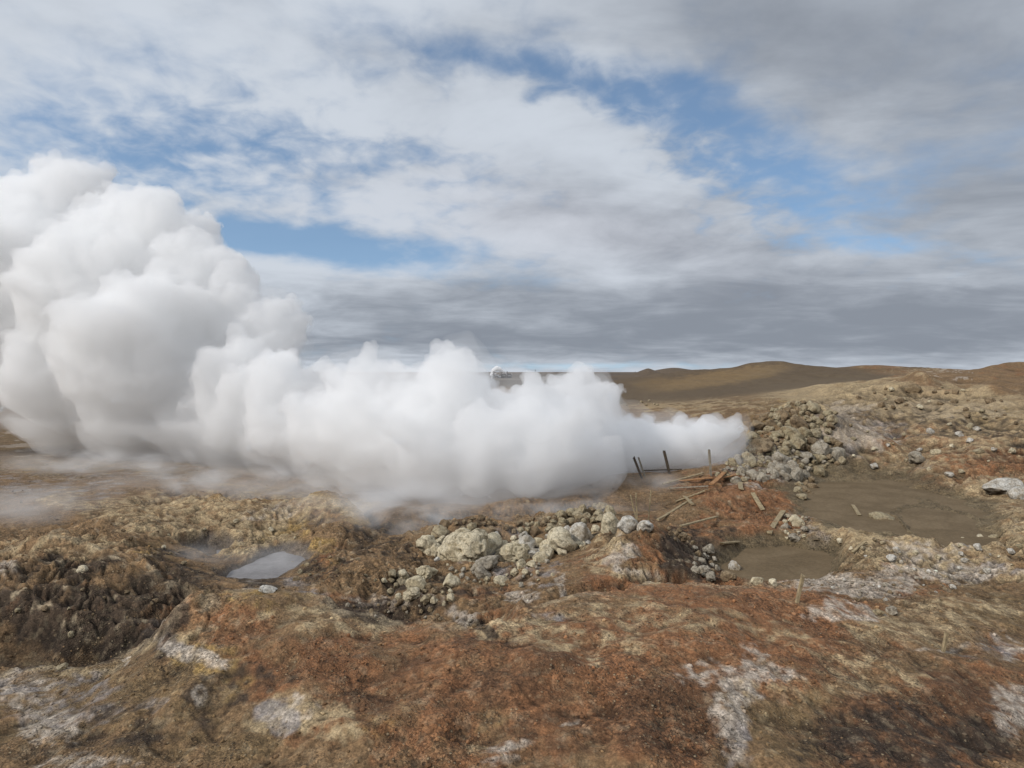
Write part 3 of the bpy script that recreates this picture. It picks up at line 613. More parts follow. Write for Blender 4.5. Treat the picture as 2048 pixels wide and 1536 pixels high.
def relax(V, Tt, it):
    n = len(V); e = np.concatenate([Tt[:, [0, 1]], Tt[:, [1, 2]], Tt[:, [2, 0]]])
    for _ in range(it):
        S = np.zeros_like(V); cnt = np.bincount(e[:, 0], minlength=n)+np.bincount(e[:, 1], minlength=n)
        for d in range(3): S[:, d] = np.bincount(e[:, 0], V[e[:, 1], d], n)+np.bincount(e[:, 1], V[e[:, 0], d], n)
        V = V*.4+.6*S/np.maximum(cnt, 1)[:, None]
    return V
def steam_mat(name, dens, aniso=.25, colr=(.995, .995, .998)):
    m = bpy.data.materials.new(name); m.use_nodes = True; t = m.node_tree; t.nodes.clear()
    o = t.nodes.new('ShaderNodeOutputMaterial'); s = t.nodes.new('ShaderNodeVolumeScatter')
    s.inputs['Density'].default_value = dens; s.inputs['Anisotropy'].default_value = aniso; s.inputs['Color'].default_value = (*colr, 1)
    t.links.new(s.outputs[0], o.inputs['Volume']); m.cycles.homogeneous_volume = True
    return m
def w3(px, py, Y): return ((px-CX)/F*Y, Y, -(py-HY)/F*Y)
BALLS = """
1486 855 38.4 11; 1472 860 38.2 17; 1455 867 38.1 26; 1434 878 37.7 40; 1402 890 38.8 52; 1340 893 38.0 62; 1290 897 37.6 68; 1240 900 37.6 78; 1190 905 36.1 88
1300 850 37.9 32; 1262 840 37.6 30; 1195 800 37.2 44; 1165 790 34.4 52; 1130 790 33.8 50; 1130 895 32.8 108; 1065 790 32.4 52; 1060 770 32.3 36; 1060 895 31.7 118; 1000 850 32.2 72
942 775 32.6 42; 905 752 32.5 54; 850 790 32.7 54; 900 830 32.5 90; 960 900 31.6 100; 880 885 31.5 98; 800 860 33.0 100; 800 790 33.0 48; 742 748 33.9 52; 720 850 34.0 92; 690 790 34.9 58; 640 850 36.0 80; 655 770 41.0 38
540 700 43.0 66; 580 670 43.0 42; 520 640 43.0 58; 470 600 43.5 60; 500 800 41.3 110; 560 790 39.5 80; 450 640 44.0 100; 380 560 44.0 88; 350 560 44.0 60; 300 545 44.0 50; 370 480 45.0 58; 395 462 45.0 42; 300 470 45.0 78; 240 470 45.5 84; 250 425 46.0 36; 215 400 46.5 26
150 370 47.0 62; 110 345 47.5 40; 185 355 47.5 36; 60 420 47.0 66; 10 440 47.0 60; 200 600 44.5 150; 80 550 46.0 140; 300 720 43.0 165; 130 760 43.5 120; -80 600 46.0 170; -60 760 45.0 100; 30 690 45.0 130; 400 820 42.0 95; 250 830 42.5 84; 560 860 38.5 78; 470 870 40.7 66; 150 830 43.0 62; 340 850 42.2 72; 640 900 35.5 50; 740 900 33.4 62; 820 940 31.9 50; 960 960 31.1 60; 1060 965 30.7 62; 1160 950 32.5 52; 1230 935 37.6 48; -150 450 47.0 120; 60 800 44.0 48; 700 930 34.2 34
960 985 30.3 38; 1060 987 30.6 38; 880 975 31.0 36; 1130 978 31.8 34
"""
def balls_of(s, k=1.0, dy=0.0):
    out = []
    for q in s.replace('\n', ';').split(';'):
        if q.strip():
            px, py, Y, r = [float(v) for v in q.split()]
            c = w3(px, py, Y+dy); out.append((c, r*Y/F*k))
    return out
bl = balls_of(BALLS)
# extra knobs on the crown side of the cloud
kr = np.random.RandomState(21)
extra = []
for c, r in bl:
    if r < 1.25 or (c[0] > 6.5 and c[2] < -2.6): continue
    for k in range(7):
        v = kr.normal(size=3); v[2] = abs(v[2])*1.1+.05; v /= np.linalg.norm(v)
        rr = r*kr.uniform(.28, .45); cc = np.array(c)+v*(r*.80)
        extra.append((tuple(cc), rr))
V1, T1 = voxel_hull(bl+extra, .16)
V1 = relax(V1, T1, 3)
def billow(V, Tt, amps, lowsoft=True):
    N = normals(V, Tt)
    for i, (wl, am) in enumerate(amps):
        n = noise3(V/wl, 40+i)
        d = (np.abs(n)*2.0-.45)*am
        V = V+N*(d*(.12+.88*sstep(-.55, .2, N[:, 2])))[:, None]
        N = normals(V, Tt)
    return V
V1 = billow(V1, T1, [(4.2, .80), (2.1, .62), (1.05, .40), (.55, .18)])
V1, T1 = clean(V1, T1, .125)
Nn = normals(V1, T1); Nn = relax(Nn, T1, 3)
keep = sstep(-.5, .3, Nn[:, 2])
V1 = V1+normals(V1, T1)*(((np.abs(noise3(V1/.62, 61))*2-.4)*.13+(np.abs(noise3(V1/.33, 62))*2-.4)*.06)*keep)[:, None]
low = sstep(-.1, -.75, Nn[:, 2])
V1[:, 2] += low*.55
core = fast_mesh('billow', V1, T1, steam_mat('dense_steam', 1.05, .05, (.998, .993, 1.0)))
V2, T2 = voxel_hull(bl, .25, .38)
V2 = relax(V2, T2, 4)
V2 = billow(V2, T2, [(5.0, .8), (2.2, .5), (1.0, .35)])
V2, T2 = clean(V2, T2, .2)
Nn = relax(normals(V2, T2), T2, 3); low = sstep(-.1, -.8, Nn[:, 2])
V2[:, 2] -= low*.45
fringe = fast_mesh('fringe', V2, T2, steam_mat('thin_steam', .13, .05))
low_b = [((c[0]+kr.uniform(-.4, .4), c[1], c[2]-.35), r*kr.uniform(.9, 1.12)) for c, r in bl if -c[2]+r > 3.2 and r > .7]
V3, T3 = voxel_hull(low_b, .25, .25)
V3 = relax(V3, T3, 6)
N3 = relax(normals(V3, T3), T3, 4)
V3 = V3+N3*((noise3(V3/3.1, 81)*.9+noise3(V3/1.3, 82)*.5+noise3(V3/.6, 83)*.2)*sstep(.6, -.2, N3[:, 2]))[:, None]
V3[:, 2] = np.minimum(V3[:, 2], -3.0+noise3(V3*np.array([.5, .5, 0])[None], 84)*.8)
V3, T3 = clean(V3, T3, .2)
base_haze = fast_mesh('base_haze', V3, T3, steam_mat('base_steam', .34, .05, (.985, .98, .985)))
plume = bpy.data.objects.new('steam_plume', None); COL.objects.link(plume); plume.location = w3(1505, 860, 38.4)
for o in (core, fringe, base_haze): o.parent = plume; o.matrix_parent_inverse = Matrix.Translation(-Vector(plume.location))
tag(plume, 'huge billowing white steam plume blowing left from the rocky vent', 'steam plume')
# ------------------------------------------------------------------ rocks
def rock_mesh(name, seed, sub=4, cuts=9, rough=1.0, cracked=False):
    r = np.random.RandomState(seed)
    v, f = ico(sub)
    v = v*np.array([1, r.uniform(.75, 1.0), r.uniform(.62, .85)])[None]
    for _ in range(cuts+4):
        n = r.normal(size=3); n /= np.linalg.norm(n); h = r.uniform(.45, .78)
        d = v@n; o = d-h
        v = v-n[None]*(np.maximum(o, 0)*.93)[:, None]
    rad = v/np.linalg.norm(v, axis=1)[:, None]
    n = (1-np.abs(noise3(v*1.7, seed))*2.2)*.09+noise3(v*3.8, seed+1)*.055*rough+noise3(v*9, seed+2)*.028*rough+noise3(v*20, seed+3)*.012*rough
    v = v+rad*n[:, None]
    if cracked:      # deep seams between drying plates of mud
        c = np.abs(noise3(v*1.2, seed+7)); c2 = np.abs(noise3(v*1.5, seed+8))
        v = v*(1-.24*np.exp(-(c/.05)**2)-.18*np.exp(-(c2/.04)**2))[:, None]
    me = bpy.data.meshes.new(name); me.from_pydata(v.tolist(), [], f.tolist()); me.polygons.foreach_set('use_smooth', [True]*len(me.polygons)); me.update()
    return me
def rock_material(name, cols, crackle=.5):
    m, t, b = material(name, .9)
    oi = t.node('ShaderNodeObjectInfo'); geo = t.node('ShaderNodeNewGeometry'); pos = geo.outputs['Position']
    c = t.mix(oi.outputs['Random'], cols[0], cols[1])
    a = t.noise(pos, 3.2, 6, .62); bb = t.noise(pos, 16, 5, .65); e = t.noise(pos, 55, 3, .6)
    c = t.mix(t.ramp(a, .40, .66), c, cols[2])
    c = t.mix(1.0, c, t.ramp(bb, .28, .74, .62, 1.38), 'MULTIPLY')
    c = t.mix(1.0, c, t.ramp(e, .30, .72, .75, 1.25), 'MULTIPLY')
    # paler in patches on upward faces, darker on faces that turn down
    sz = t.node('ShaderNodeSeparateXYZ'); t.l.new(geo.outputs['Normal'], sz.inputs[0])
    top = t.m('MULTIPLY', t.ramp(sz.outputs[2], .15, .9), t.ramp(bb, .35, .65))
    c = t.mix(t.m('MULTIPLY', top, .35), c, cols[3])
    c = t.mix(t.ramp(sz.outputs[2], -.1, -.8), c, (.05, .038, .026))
    v = t.node('ShaderNodeTexVoronoi', feature='DISTANCE_TO_EDGE'); v.inputs['Scale'].default_value = 1.7
    wn = t.node('ShaderNodeTexNoise'); t.put(wn.inputs['Vector'], pos); wn.inputs['Scale'].default_value = 4; wn.inputs['Detail'].default_value = 4
    va = t.node('ShaderNodeVectorMath', operation='MULTIPLY_ADD'); t.l.new(wn.outputs['Color'], va.inputs[0]); va.inputs[1].default_value = (.5, .5, .5); t.l.new(pos, va.inputs[2]); t.l.new(va.outputs[0], v.inputs['Vector'])
    ck = t.ramp(v.outputs['Distance'], .0, .05, 1, 0)
    c = t.mix(t.m('MULTIPLY', t.m('MULTIPLY', ck, t.ramp(a, .42, .55)), crackle*1.3, clamp=True), c, (.07, .05, .033))
    t.l.new(c, b.inputs['Base Color'])
    bp = t.node('ShaderNodeBump'); bp.inputs['Strength'].default_value = .85; bp.inputs['Distance'].default_value = .035
    t.l.new(t.m('ADD', t.m('ADD', bb, t.m('MULTIPLY', e, .5)), t.m('MULTIPLY', ck, -.6)), bp.inputs['Height']); t.l.new(bp.outputs[0], b.inputs['Normal'])
    return m
RM = {
 'pale': rock_material('pale_mud_rock', [(.55, .47, .315), (.62, .54, .385), (.46, .38, .245), (.62, .55, .42)], .35),
 'olive': rock_material('olive_rock', [(.30, .25, .155), (.40, .335, .22), (.25, .185, .105), (.46, .39, .27)], .45),
 'grey': rock_material('grey_rock', [(.32, .28, .215), (.41, .36, .285), (.25, .205, .145), (.48, .43, .35)], .35),
 'brown': rock_material('brown_rock', [(.21, .15, .085), (.29, .21, .125), (.14, .095, .055), (.36, .29, .185)], .4),
 'white': rock_material('white_crusted_rock', [(.48, .44, .37), (.56, .53, .47), (.34, .28, .20), (.66, .64, .60)], .35),
}
PROTO = {}
def proto(kind, variant, crk=False):
    k = (kind, variant, crk)
    if k not in PROTO:
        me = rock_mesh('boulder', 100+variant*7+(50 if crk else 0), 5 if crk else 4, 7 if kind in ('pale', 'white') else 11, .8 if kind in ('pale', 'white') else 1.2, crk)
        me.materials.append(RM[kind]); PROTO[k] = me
    return PROTO[k]
def boulder(px, py, r, kind, label, group=None, name='boulder', cat='boulder', crk=False, skip=0, sq=1.0, lift=.30, rx=1.0, at=None):
    """a boulder whose middle shows near photo pixel px,py with radius r photo pixels"""
    p = at if at is not None else ground_hit(px, py+r*.62, skip=skip)
    R = r*p.y/F
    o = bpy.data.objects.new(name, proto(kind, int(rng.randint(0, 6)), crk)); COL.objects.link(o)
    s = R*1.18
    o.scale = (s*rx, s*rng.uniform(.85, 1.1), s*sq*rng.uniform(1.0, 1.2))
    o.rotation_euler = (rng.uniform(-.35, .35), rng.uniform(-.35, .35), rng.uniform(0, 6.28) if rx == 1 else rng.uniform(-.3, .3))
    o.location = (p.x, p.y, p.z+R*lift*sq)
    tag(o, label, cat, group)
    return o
# boulders singled out by their looks
for a in [
 (1223, 1047, 25, 'pale', 'round cream boulder standing up on the crest left of the thin stakes', {}),
 (1163, 1067, 29, 'white', 'upright pale boulder with a white chipped top, right end of the cream boulder row', {}),
 (1117, 1080, 32, 'pale', 'large smooth egg shaped cream boulder in the middle of the cream row', {}),
 (1092, 1105, 18, 'pale', 'pale boulder propped in front of the large egg shaped one', {}),
 (1076, 1082, 13, 'pale', 'small pale boulder between the egg shaped and the flaking boulders', {}),
 (1052, 1086, 21, 'white', 'flaking pale boulder with a split top beside the small one', {}),
 (1026, 1104, 25, 'pale', 'broad cracked cream boulder at the left end of the cream row', {'rx': 1.25, 'crk': True}),
 (932, 1092, 46, 'pale', 'biggest pale dome shaped boulder split by deep cracks', {'crk': True, 'rx': 1.05}),
 (979, 1090, 26, 'pale', 'smooth pale boulder leaning on the right of the cracked dome', {}),
 (857, 1086, 22, 'pale', 'yellowish round boulder left of the cracked dome', {}),
 (879, 1064, 16, 'olive', 'dull boulder perched above the yellowish round one', {}),
 (973, 1123, 22, 'grey', 'low grey blue boulder lying in mist under the cracked dome', {'rx': 1.35, 'sq': .8}),
 (964, 1145, 14, 'grey', 'small grey slab shaped stone below the low grey blue boulder', {'rx': 1.3}),
 (1042, 1129, 12, 'pale', 'rounded small stone, left of the pair below the cream row', {}),
 (1063, 1127, 9, 'pale', 'rounded small stone, right of the pair below the cream row', {}),
 (1031, 1144, 9, 'pale', 'pebble sized stone under the pair below the cream row', {}),
 (1004, 1160, 11, 'pale', 'flat light stone alone on the slope under the mist', {'rx': 1.4}),
 (902, 1158, 19, 'pale', 'pale block on the right shoulder of the small brown knoll', {}),
 (852, 1142, 20, 'pale', 'cracked pale boulder on top of the small brown knoll', {'crk': True}),
 (834, 1166, 21, 'pale', 'tall pale boulder down the left face of the small brown knoll', {'sq': 1.25}),
 (824, 1190, 15, 'pale', 'pale stone at the foot of the small brown knoll', {}),
 (806, 1155, 13, 'pale', 'square pale stone set apart left of the small brown knoll', {}),
 (1260, 1050, 20, 'white', 'white crusted boulder just right of the round cream one', {'rx': 1.2}),
 (1289, 1052, 14, 'white', 'smaller white crusted boulder at the feet of the thin stakes', {}),
 (1212, 1160, 0, 'pale', '', None),
 (1594, 1043, 13, 'pale', 'largest light grey stone of the cluster right of the slanting plank', {}),
 (1570, 1052, 8, 'grey', 'grey stone touching the upper end of the slanting plank', {}),
 (1588, 1074, 12, 'grey', 'rounded grey stone at the bottom of the cluster by the slanting plank', {}),
 (1470, 1132, 15, 'white', 'whitish stone at the left shore of the small mud pool', {}),
 (1457, 1151, 13, 'brown', 'brown lumpy stone below the whitish one by the small mud pool', {}),
 (1512, 1163, 11, 'pale', 'cream stone on the near shore of the small mud pool, left one', {'rx': 1.4}),
 (1546, 1163, 10, 'pale', 'cream stone on the near shore of the small mud pool, right one', {}),
 (1830, 914, 17, 'grey', 'smooth dark grey pointed boulder alone above the big mud pool', {'lift': .4}),
 (1827, 776, 12, 'brown', 'dark boulder on the skyline side of the right hillside', {}),
 (2003, 968, 26, 'white', 'large whitish boulder half buried at the right edge above the big mud pool', {'rx': 1.3, 'sq': .8}),
 (2040, 985, 18, 'white', 'white boulder cut by the right edge of the picture', {}),
 (1766, 1030, 17, 'olive', 'low olive rock standing in the big mud pool', {'rx': 1.35, 'sq': .7}),
 (1674, 908, 18, 'grey', 'rounded grey boulder right of the rock heap', {}),
 (1641, 893, 20, 'grey', 'steel grey boulder on the right flank of the rock heap', {}),
 (1800, 800, 9, 'brown', 'brown stone left of the dark boulder on the right hillside', {}),
 (1785, 1222, 12, 'grey', 'dark grey stone at the end of the white salt streak', {}),
 (1757, 1224, 9, 'olive', 'small olive stone beside the dark grey one near the salt streak', {}),
 (126, 1334, 9, 'olive', 'small standing stone on the ledge below the dark mound', {'lift': .5}),
 (166, 1137, 9, 'pale', 'little cream stone over the dark hollow of the left mound', {}),
 (535, 1175, 13, 'white', 'white crusted lump beside the blue grey pool', {'rx': 1.5, 'sq': .7}),
 (1510, 948, 0, '', '', None),
]:
    if a[5] is None: continue
    boulder(a[0], a[1], a[2], a[3], a[4], **a[5])

def inside(poly, x, y):
    c = False; j = len(poly)-1
    for i in range(len(poly)):
        if (poly[i][1] > y) != (poly[j][1] > y) and x < (poly[j][0]-poly[i][0])*(y-poly[i][1])/(poly[j][1]-poly[i][1])+poly[i][0]: c = not c
        j = i
    return c
def pile(poly, n, r0, r1, kinds, label, group, bias=1.6, mind=.8, skip=0, liftv=.3, name='boulder', cat='boulder'):
    xs = [p[0] for p in poly]; ys = [p[1] for p in poly]; placed = []; tries = 0
    while len(placed) < n and tries < n*60:
        tries += 1
        x = rng.uniform(min(xs), max(xs)); y = rng.uniform(min(ys), max(ys))
        if not inside(poly, x, y): continue
        r = r0+(r1-r0)*rng.rand()**bias
        if any(math.hypot(x-q[0], (y-q[1])*1.2) < (r+q[2])*mind for q in placed): continue
        placed.append((x, y, r))
        boulder(x, y, r, kinds[rng.randint(len(kinds))], label, group, lift=liftv, skip=skip, name=name, cat=cat)
pile([(1500, 865), (1528, 828), (1580, 803), (1625, 806), (1640, 850), (1632, 895), (1560, 905), (1500, 905)], 95, 5, 22, ['olive', 'olive', 'brown', 'olive'],
     'olive brown boulder in the upper part of the rock heap beside the steam vent', 'boulders of the upper rock heap', mind=.52, liftv=.12)
pile([(1425, 948), (1470, 915), (1500, 895), (1560, 900), (1640, 905), (1660, 935), (1600, 955), (1480, 962)], 84, 4, 19, ['grey', 'grey', 'olive', 'olive'],
     'grey boulder in the lower spill of the rock heap beside the steam vent', 'boulders of the lower rock heap', mind=.56, liftv=.15)
pile([(1640, 830), (1670, 820), (1668, 870), (1690, 930), (1650, 930), (1650, 880)], 18, 6, 13, ['olive', 'brown'],
     'olive boulder stacked on the right shoulder of the rock heap', 'boulders of the heap shoulder', mind=.7, liftv=.4)
pile([(1590, 965), (1625, 955), (1630, 985), (1600, 1000)], 9, 6, 13, ['brown', 'olive'],
     'brown boulder at the corner where rust slope meets the big mud pool', 'boulders by the pool corner', mind=.7)
pile([(850, 1095), (905, 1060), (1000, 1070), (1110, 1060), (1190, 1050), (1200, 1080), (1110, 1115), (1000, 1125), (880, 1125)], 46, 6, 18, ['pale', 'pale', 'white'],
     'cream mud boulder filling a gap in the row of big cream boulders', 'boulders filling the cream row', mind=.5, liftv=.15)
pile([(1100, 1038), (1190, 1008), (1225, 1012), (1225, 1040), (1150, 1048), (1105, 1056)], 30, 7, 17, ['olive', 'brown', 'olive'],
     'dusky boulder half veiled by steam behind the cream boulder row', 'boulders behind the cream row', mind=.6)
pile([(1000, 1060), (1010, 1048), (1100, 1035), (1100, 1058), (1040, 1068)], 16, 5, 12, ['brown', 'olive'],
     'brown stone along the crater rim left of the dusky boulders', 'stones along the crater rim', mind=.7)
pile([(880, 1050), (960, 1035), (1000, 1045), (990, 1065), (960, 1060)], 14, 5, 12, ['brown', 'olive', 'brown'],
     'brown crusty stone capping the ledge above the cracked dome', 'stones capping the ledge', mind=.7)
pile([(890, 1120), (1000, 1150), (1100, 1120), (1110, 1150), (1020, 1180), (900, 1150)], 26, 3, 8, ['pale', 'olive', 'grey'],
     'little stone strewn on the misty slope below the cream boulders', 'stones on the misty slope', mind=1.0, name='stone', cat='stone')
pile([(780, 1140), (900, 1175), (905, 1215), (800, 1205), (760, 1170)], 26, 4, 11, ['pale', 'brown', 'olive'],
     'clod on the flank of the small brown knoll', 'clods on the small brown knoll', mind=.8, name='clod', cat='clod')
pile([(1385, 1100), (1420, 1095), (1440, 1125), (1425, 1160), (1390, 1150)], 20, 5, 12, ['grey', 'brown', 'grey'],
     'grey stone at the foot of the rusty mound on its shaded side', 'stones below the rusty mound', mind=.75, name='stone', cat='stone')
pile([(1330, 1055), (1370, 1060), (1390, 1085), (1350, 1080)], 10, 5, 10, ['brown'],
     'dark clod on the upper shaded side of the rusty mound', 'clods on the rusty mound', mind=.75, name='clod', cat='clod')
pile([(1565, 1030), (1625, 1035), (1620, 1070), (1570, 1085)], 18, 3, 9, ['grey', 'pale'],
     'small grey stone packed around the larger ones by the slanting plank', 'stones by the slanting plank', mind=.8, name='stone', cat='stone')
pile([(1700, 790), (1900, 765), (1960, 800), (1750, 830)], 22, 3, 8, ['brown', 'olive', 'pale'],
     'stone scattered on the crusty upper right hillside', 'stones on the upper hillside', mind=1.2, name='stone', cat='stone')
pile([(1690, 850), (1990, 850), (2040, 900), (1980, 960), (1760, 950), (1690, 920)], 28, 3, 9, ['pale', 'olive', 'white'],
     'stone lying in the white and rust ground above the big mud pool', 'stones above the big mud pool', mind=1.2, name='stone', cat='stone')
pile([(1900, 800), (2040, 800), (2040, 860), (1900, 850)], 12, 3, 9, ['olive', 'brown'],
     'stone on the far right hillside near the edge of the picture', 'stones on the far right hillside', mind=1.2, name='stone', cat='stone')
pile([(1640, 1060), (1830, 1085), (2040, 1060), (2040, 1150), (1720, 1150)], 30, 3, 9, ['pale', 'white', 'olive'],
     'stone in the crumbly pale bank in front of the big mud pool', 'stones in the pale bank', mind=1.3, name='stone', cat='stone')
pile([(1620, 1160), (1900, 1150), (1960, 1180), (1700, 1210)], 30, 2.5, 6, ['grey', 'white', 'brown'],
     'dark pebble lying in the white salt streak', 'pebbles in the salt streak', mind=1.5, name='stone', cat='stone')
pile([(580, 1120), (760, 1100), (800, 1160), (600, 1180)], 18, 3, 9, ['brown', 'olive', 'brown'],
     'brown clod in the gully right of the blue grey pool', 'clods right of the blue grey pool', mind=1.0, name='clod', cat='clod')
pile([(30, 1180), (300, 1150), (340, 1240), (180, 1300), (30, 1280)], 12, 3, 8, ['brown', 'brown', 'olive'],
     'dark clod on the face of the brown left mound', 'clods on the dark left mound', mind=1.1, name='clod', cat='clod')
pile([(150, 1060), (560, 1030), (600, 1090), (330, 1130)], 16, 3, 7, ['olive', 'pale', 'brown'],
     'clod on the yellowish knolls at the left', 'clods on the yellow knolls', mind=1.3, name='clod', cat='clod')
pile([(680, 1200), (860, 1215), (960, 1245), (980, 1262), (860, 1238), (740, 1238)], 24, 3, 8, ['brown', 'grey', 'brown'],
     'dark stone in the ditch behind the rust foreground crest', 'stones in the ditch', mind=1.0, name='stone', cat='stone')
pile([(1230, 800), (1310, 800), (1330, 812), (1240, 812)], 8, 2, 4, ['olive'],
     'small stone beyond the steam at the foot of the smooth hill', 'stones at the foot of the smooth hill', mind=1.0, name='stone', cat='stone')

# loose gravel nobody could count
gv, gf = ico(1)
n_g = 7000
gpx_ = rng.uniform(-60, 2110, n_g); gY = np.exp(rng.uniform(math.log(8.3), math.log(42), n_g))
GV, GF, GC = [], [], []; o_ = 0
for i in range(n_g):
    Yd = gY[i]; x = (gpx_[i]-CX)/F*Yd
    cl = float(noise2(np.array([x*.55]), np.array([Yd*.55]), 201)[0])
    if cl < rng.uniform(-.55, .45): continue
    pool = False
    jx = int(np.interp(x/Yd, tan_d, np.arange(1250))); iy = int(np.interp(Yd, RR, np.arange(nr)))
    if gpool[iy*na+jx] > .05: continue
    s = (.006+.030*rng.rand()**3)*(1+Yd*.035)
    R_ = Matrix.Rotation(rng.uniform(0, 6.28), 3, 'Z')@Matrix.Rotation(rng.uniform(-1, 1), 3, 'X')
    v = gv*np.array([1, rng.uniform(.6, 1), rng.uniform(.4, .8)])[None]*rng.uniform(.75, 1.2, (len(gv), 1))*s
    v = v@np.array(R_).T+np.array([x, Yd, ground_at(x, Yd)+s*.25])[None]
    GV.append(v); GF.append(gf+o_); o_ += len(gv)
    GC.append(np.tile(col[iy*na+jx]*rng.uniform(.55, 1.7), (len(gv), 1)))
grm, t, b = material('gravel', .95)
at_ = t.node('ShaderNodeAttribute', attribute_name='soil'); t.l.new(at_.outputs['Color'], b.inputs['Base Color'])
gravel = fast_mesh('gravel', np.concatenate(GV), np.concatenate(GF), grm, False)
ca = gravel.data.color_attributes.new('soil', 'FLOAT_COLOR', 'POINT')
gcol = np.clip(np.concatenate(GC), .015, .65); ca.data.foreach_set('color', np.concatenate([gcol, np.ones((len(gcol), 1))], 1).astype(np.float32).ravel())
tag(gravel, 'loose gravel and crumbs of crust strewn over the ground', 'gravel', kind='stuff')

# ------------------------------------------------------------------ pools
def pool_mat(name, c1, c2, rough, spec):
    m, t, b = material(name, rough); b.inputs['Specular IOR Level'].default_value = spec
    pos = t.node('ShaderNodeNewGeometry').outputs['Position']
    a = t.noise(pos, .8, 5, .6, .5); e = t.noise(pos, 9, 4, .7); s = t.ramp(t.noise(pos, 28, 2), .66, .74)
    c = t.mix(t.ramp(a, .35, .65), c1, c2); c = t.mix(1.0, c, t.ramp(e, .3, .7, .85, 1.15), 'MULTIPLY')
    c = t.mix(t.m('MULTIPLY', s, .5), c, (.40, .36, .27))
    t.l.new(c, b.inputs['Base Color'])
    bp = t.node('ShaderNodeBump'); bp.inputs['Strength'].default_value = .25; bp.inputs['Distance'].default_value = .01
    t.l.new(e, bp.inputs['Height']); t.l.new(bp.outputs[0], b.inputs['Normal'])
    return m
PM = [pool_mat('olive_mud_water', (.180, .130, .076), (.135, .096, .054), .8, .1), pool_mat('blue_grey_mud_water', (.25, .235, .235), (.19, .18, .178), .6, .3)]
GP = gpool.reshape(nr, na)
for k, lv, ids in ((0, -5.62, (1600, 2048, 940, 1120)), (2, -5.92, (1400, 1700, 1080, 1200)), (3, -6.10, (430, 640, 1098, 1200))):
    cx, cy, rx, ry, rot, _ = POOLS[k]
    i0, i1 = np.searchsorted(RR, 14), np.searchsorted(RR, 40)
    used, faces, verts = {}, [], []
    for i in range(i0, i1, 2):
        Yd = RR[i]; row = HY-F*lv/Yd
        if not ids[2] <= row <= ids[3]: continue
        for j in range(0, 1248, 3):
            th_ = .35 if k == 0 else .12
            if GP[i, j] < th_ and GP[min(i+2, nr-1), min(j+3, 1249)] < th_: continue
            c_ = CX+F*tan_d[j]
            if not ids[0] <= c_ <= ids[1]+60: continue
            if Zg[i, j] < lv-.2: continue
            if k == 2 and row < 1082: continue
            q = []
            for a_, b_ in ((i, j), (i, j+3), (i+2, j+3), (i+2, j)):
                b_ = min(b_, 1249)
                if (a_, b_) not in used:
                    used[(a_, b_)] = len(verts); verts.append((tan_d[b_]*RR[a_], RR[a_], lv-.075))
                q.append(used[(a_, b_)])
            faces.append(q)
    if not faces: continue
    o = mesh_obj('mud_pool' if k not in (3, 4) else 'water', verts, faces, PM[1 if k in (3, 4) else 0], smooth=False)
    o['kind'] = 'structure'

# ------------------------------------------------------------------ timber
def wood_mat(name, c1, c2):
    m, t, b = material(name, .85)
    co = t.node('ShaderNodeTexCoord').outputs['Object']
    a = t.noise(t.scale(co, 1.2, 30, 30), 2.0, 4, .6); e = t.noise(co, 9, 3)
    c = t.mix(t.ramp(a, .3, .7), c1, c2); c = t.mix(1.0, c, t.ramp(e, .3, .7, .7, 1.25), 'MULTIPLY')
    t.l.new(c, b.inputs['Base Color'])
    bp = t.node('ShaderNodeBump'); bp.inputs['Strength'].default_value = .5; bp.inputs['Distance'].default_value = .01
    t.l.new(a, bp.inputs['Height']); t.l.new(bp.outputs[0], b.inputs['Normal'])
    return m
WM = {'tan': wood_mat('weathered_tan_wood', (.36, .285, .17), (.25, .19, .11)), 'dark': wood_mat('dark_wet_wood', (.11, .085, .06), (.055, .042, .03)),
      'grey': wood_mat('silvered_wood', (.30, .265, .205), (.20, .17, .13)), 'orange': wood_mat('rust_stained_wood', (.40, .22, .10), (.27, .13, .055))}
def timber(A, B, w, h, mat, name, label, cat, group=None, roll=0.0, warp=.02):
    """a sawn piece of wood from A to B with chamfered edges, chipped ends and a slight warp"""
    A, B = Vector(A), Vector(B); L = (B-A).length; d = (B-A).normalized()
    up = Vector((0, 0, 1)) if abs(d.z) < .9 else Vector((0, -1, 0))
    s = d.cross(up).normalized(); u = s.cross(d).normalized()
    Rm = Matrix((d, s, u)).transposed()@Matrix.Rotation(roll, 3, 'X')
    b = bmesh.new(); N = 9; e = min(w, h)*.14; rings = []
    ph = rng.uniform(0, 6)
    for i in range(N):
        x = L*(i/(N-1)-.5)
        prof = [(-w/2+e, -h/2), (w/2-e, -h/2), (w/2, -h/2+e), (w/2, h/2-e), (w/2-e, h/2), (-w/2+e, h/2), (-w/2, h/2-e), (-w/2, -h/2+e)]
        off = math.sin(ph+i*.5)*warp*L*.25
        end = i in (0, N-1)
        rings.append([b.verts.new((x+(rng.uniform(-.35, .35)*w if end else 0), y*(1+rng.uniform(-.04, .04))+off, z*(1+rng.uniform(-.06, .06))+off*.6)) for y, z in prof])
    for i in range(N-1):
        for k in range(8):
            b.faces.new((rings[i][k], rings[i+1][k], rings[i+1][(k+1) % 8], rings[i][(k+1) % 8]))
    b.faces.new(rings[0]); b.faces.new(rings[-1][::-1]); bmesh.ops.recalc_face_normals(b, faces=b.faces)
    me = bpy.data.meshes.new(name); b.to_mesh(me); b.free(); me.materials.append(WM[mat])
    o = bpy.data.objects.new(name, me); COL.objects.link(o)
    o.location = (A+B)/2; o.rotation_euler = Rm.to_euler(); tag(o, label, cat, group)
    return o
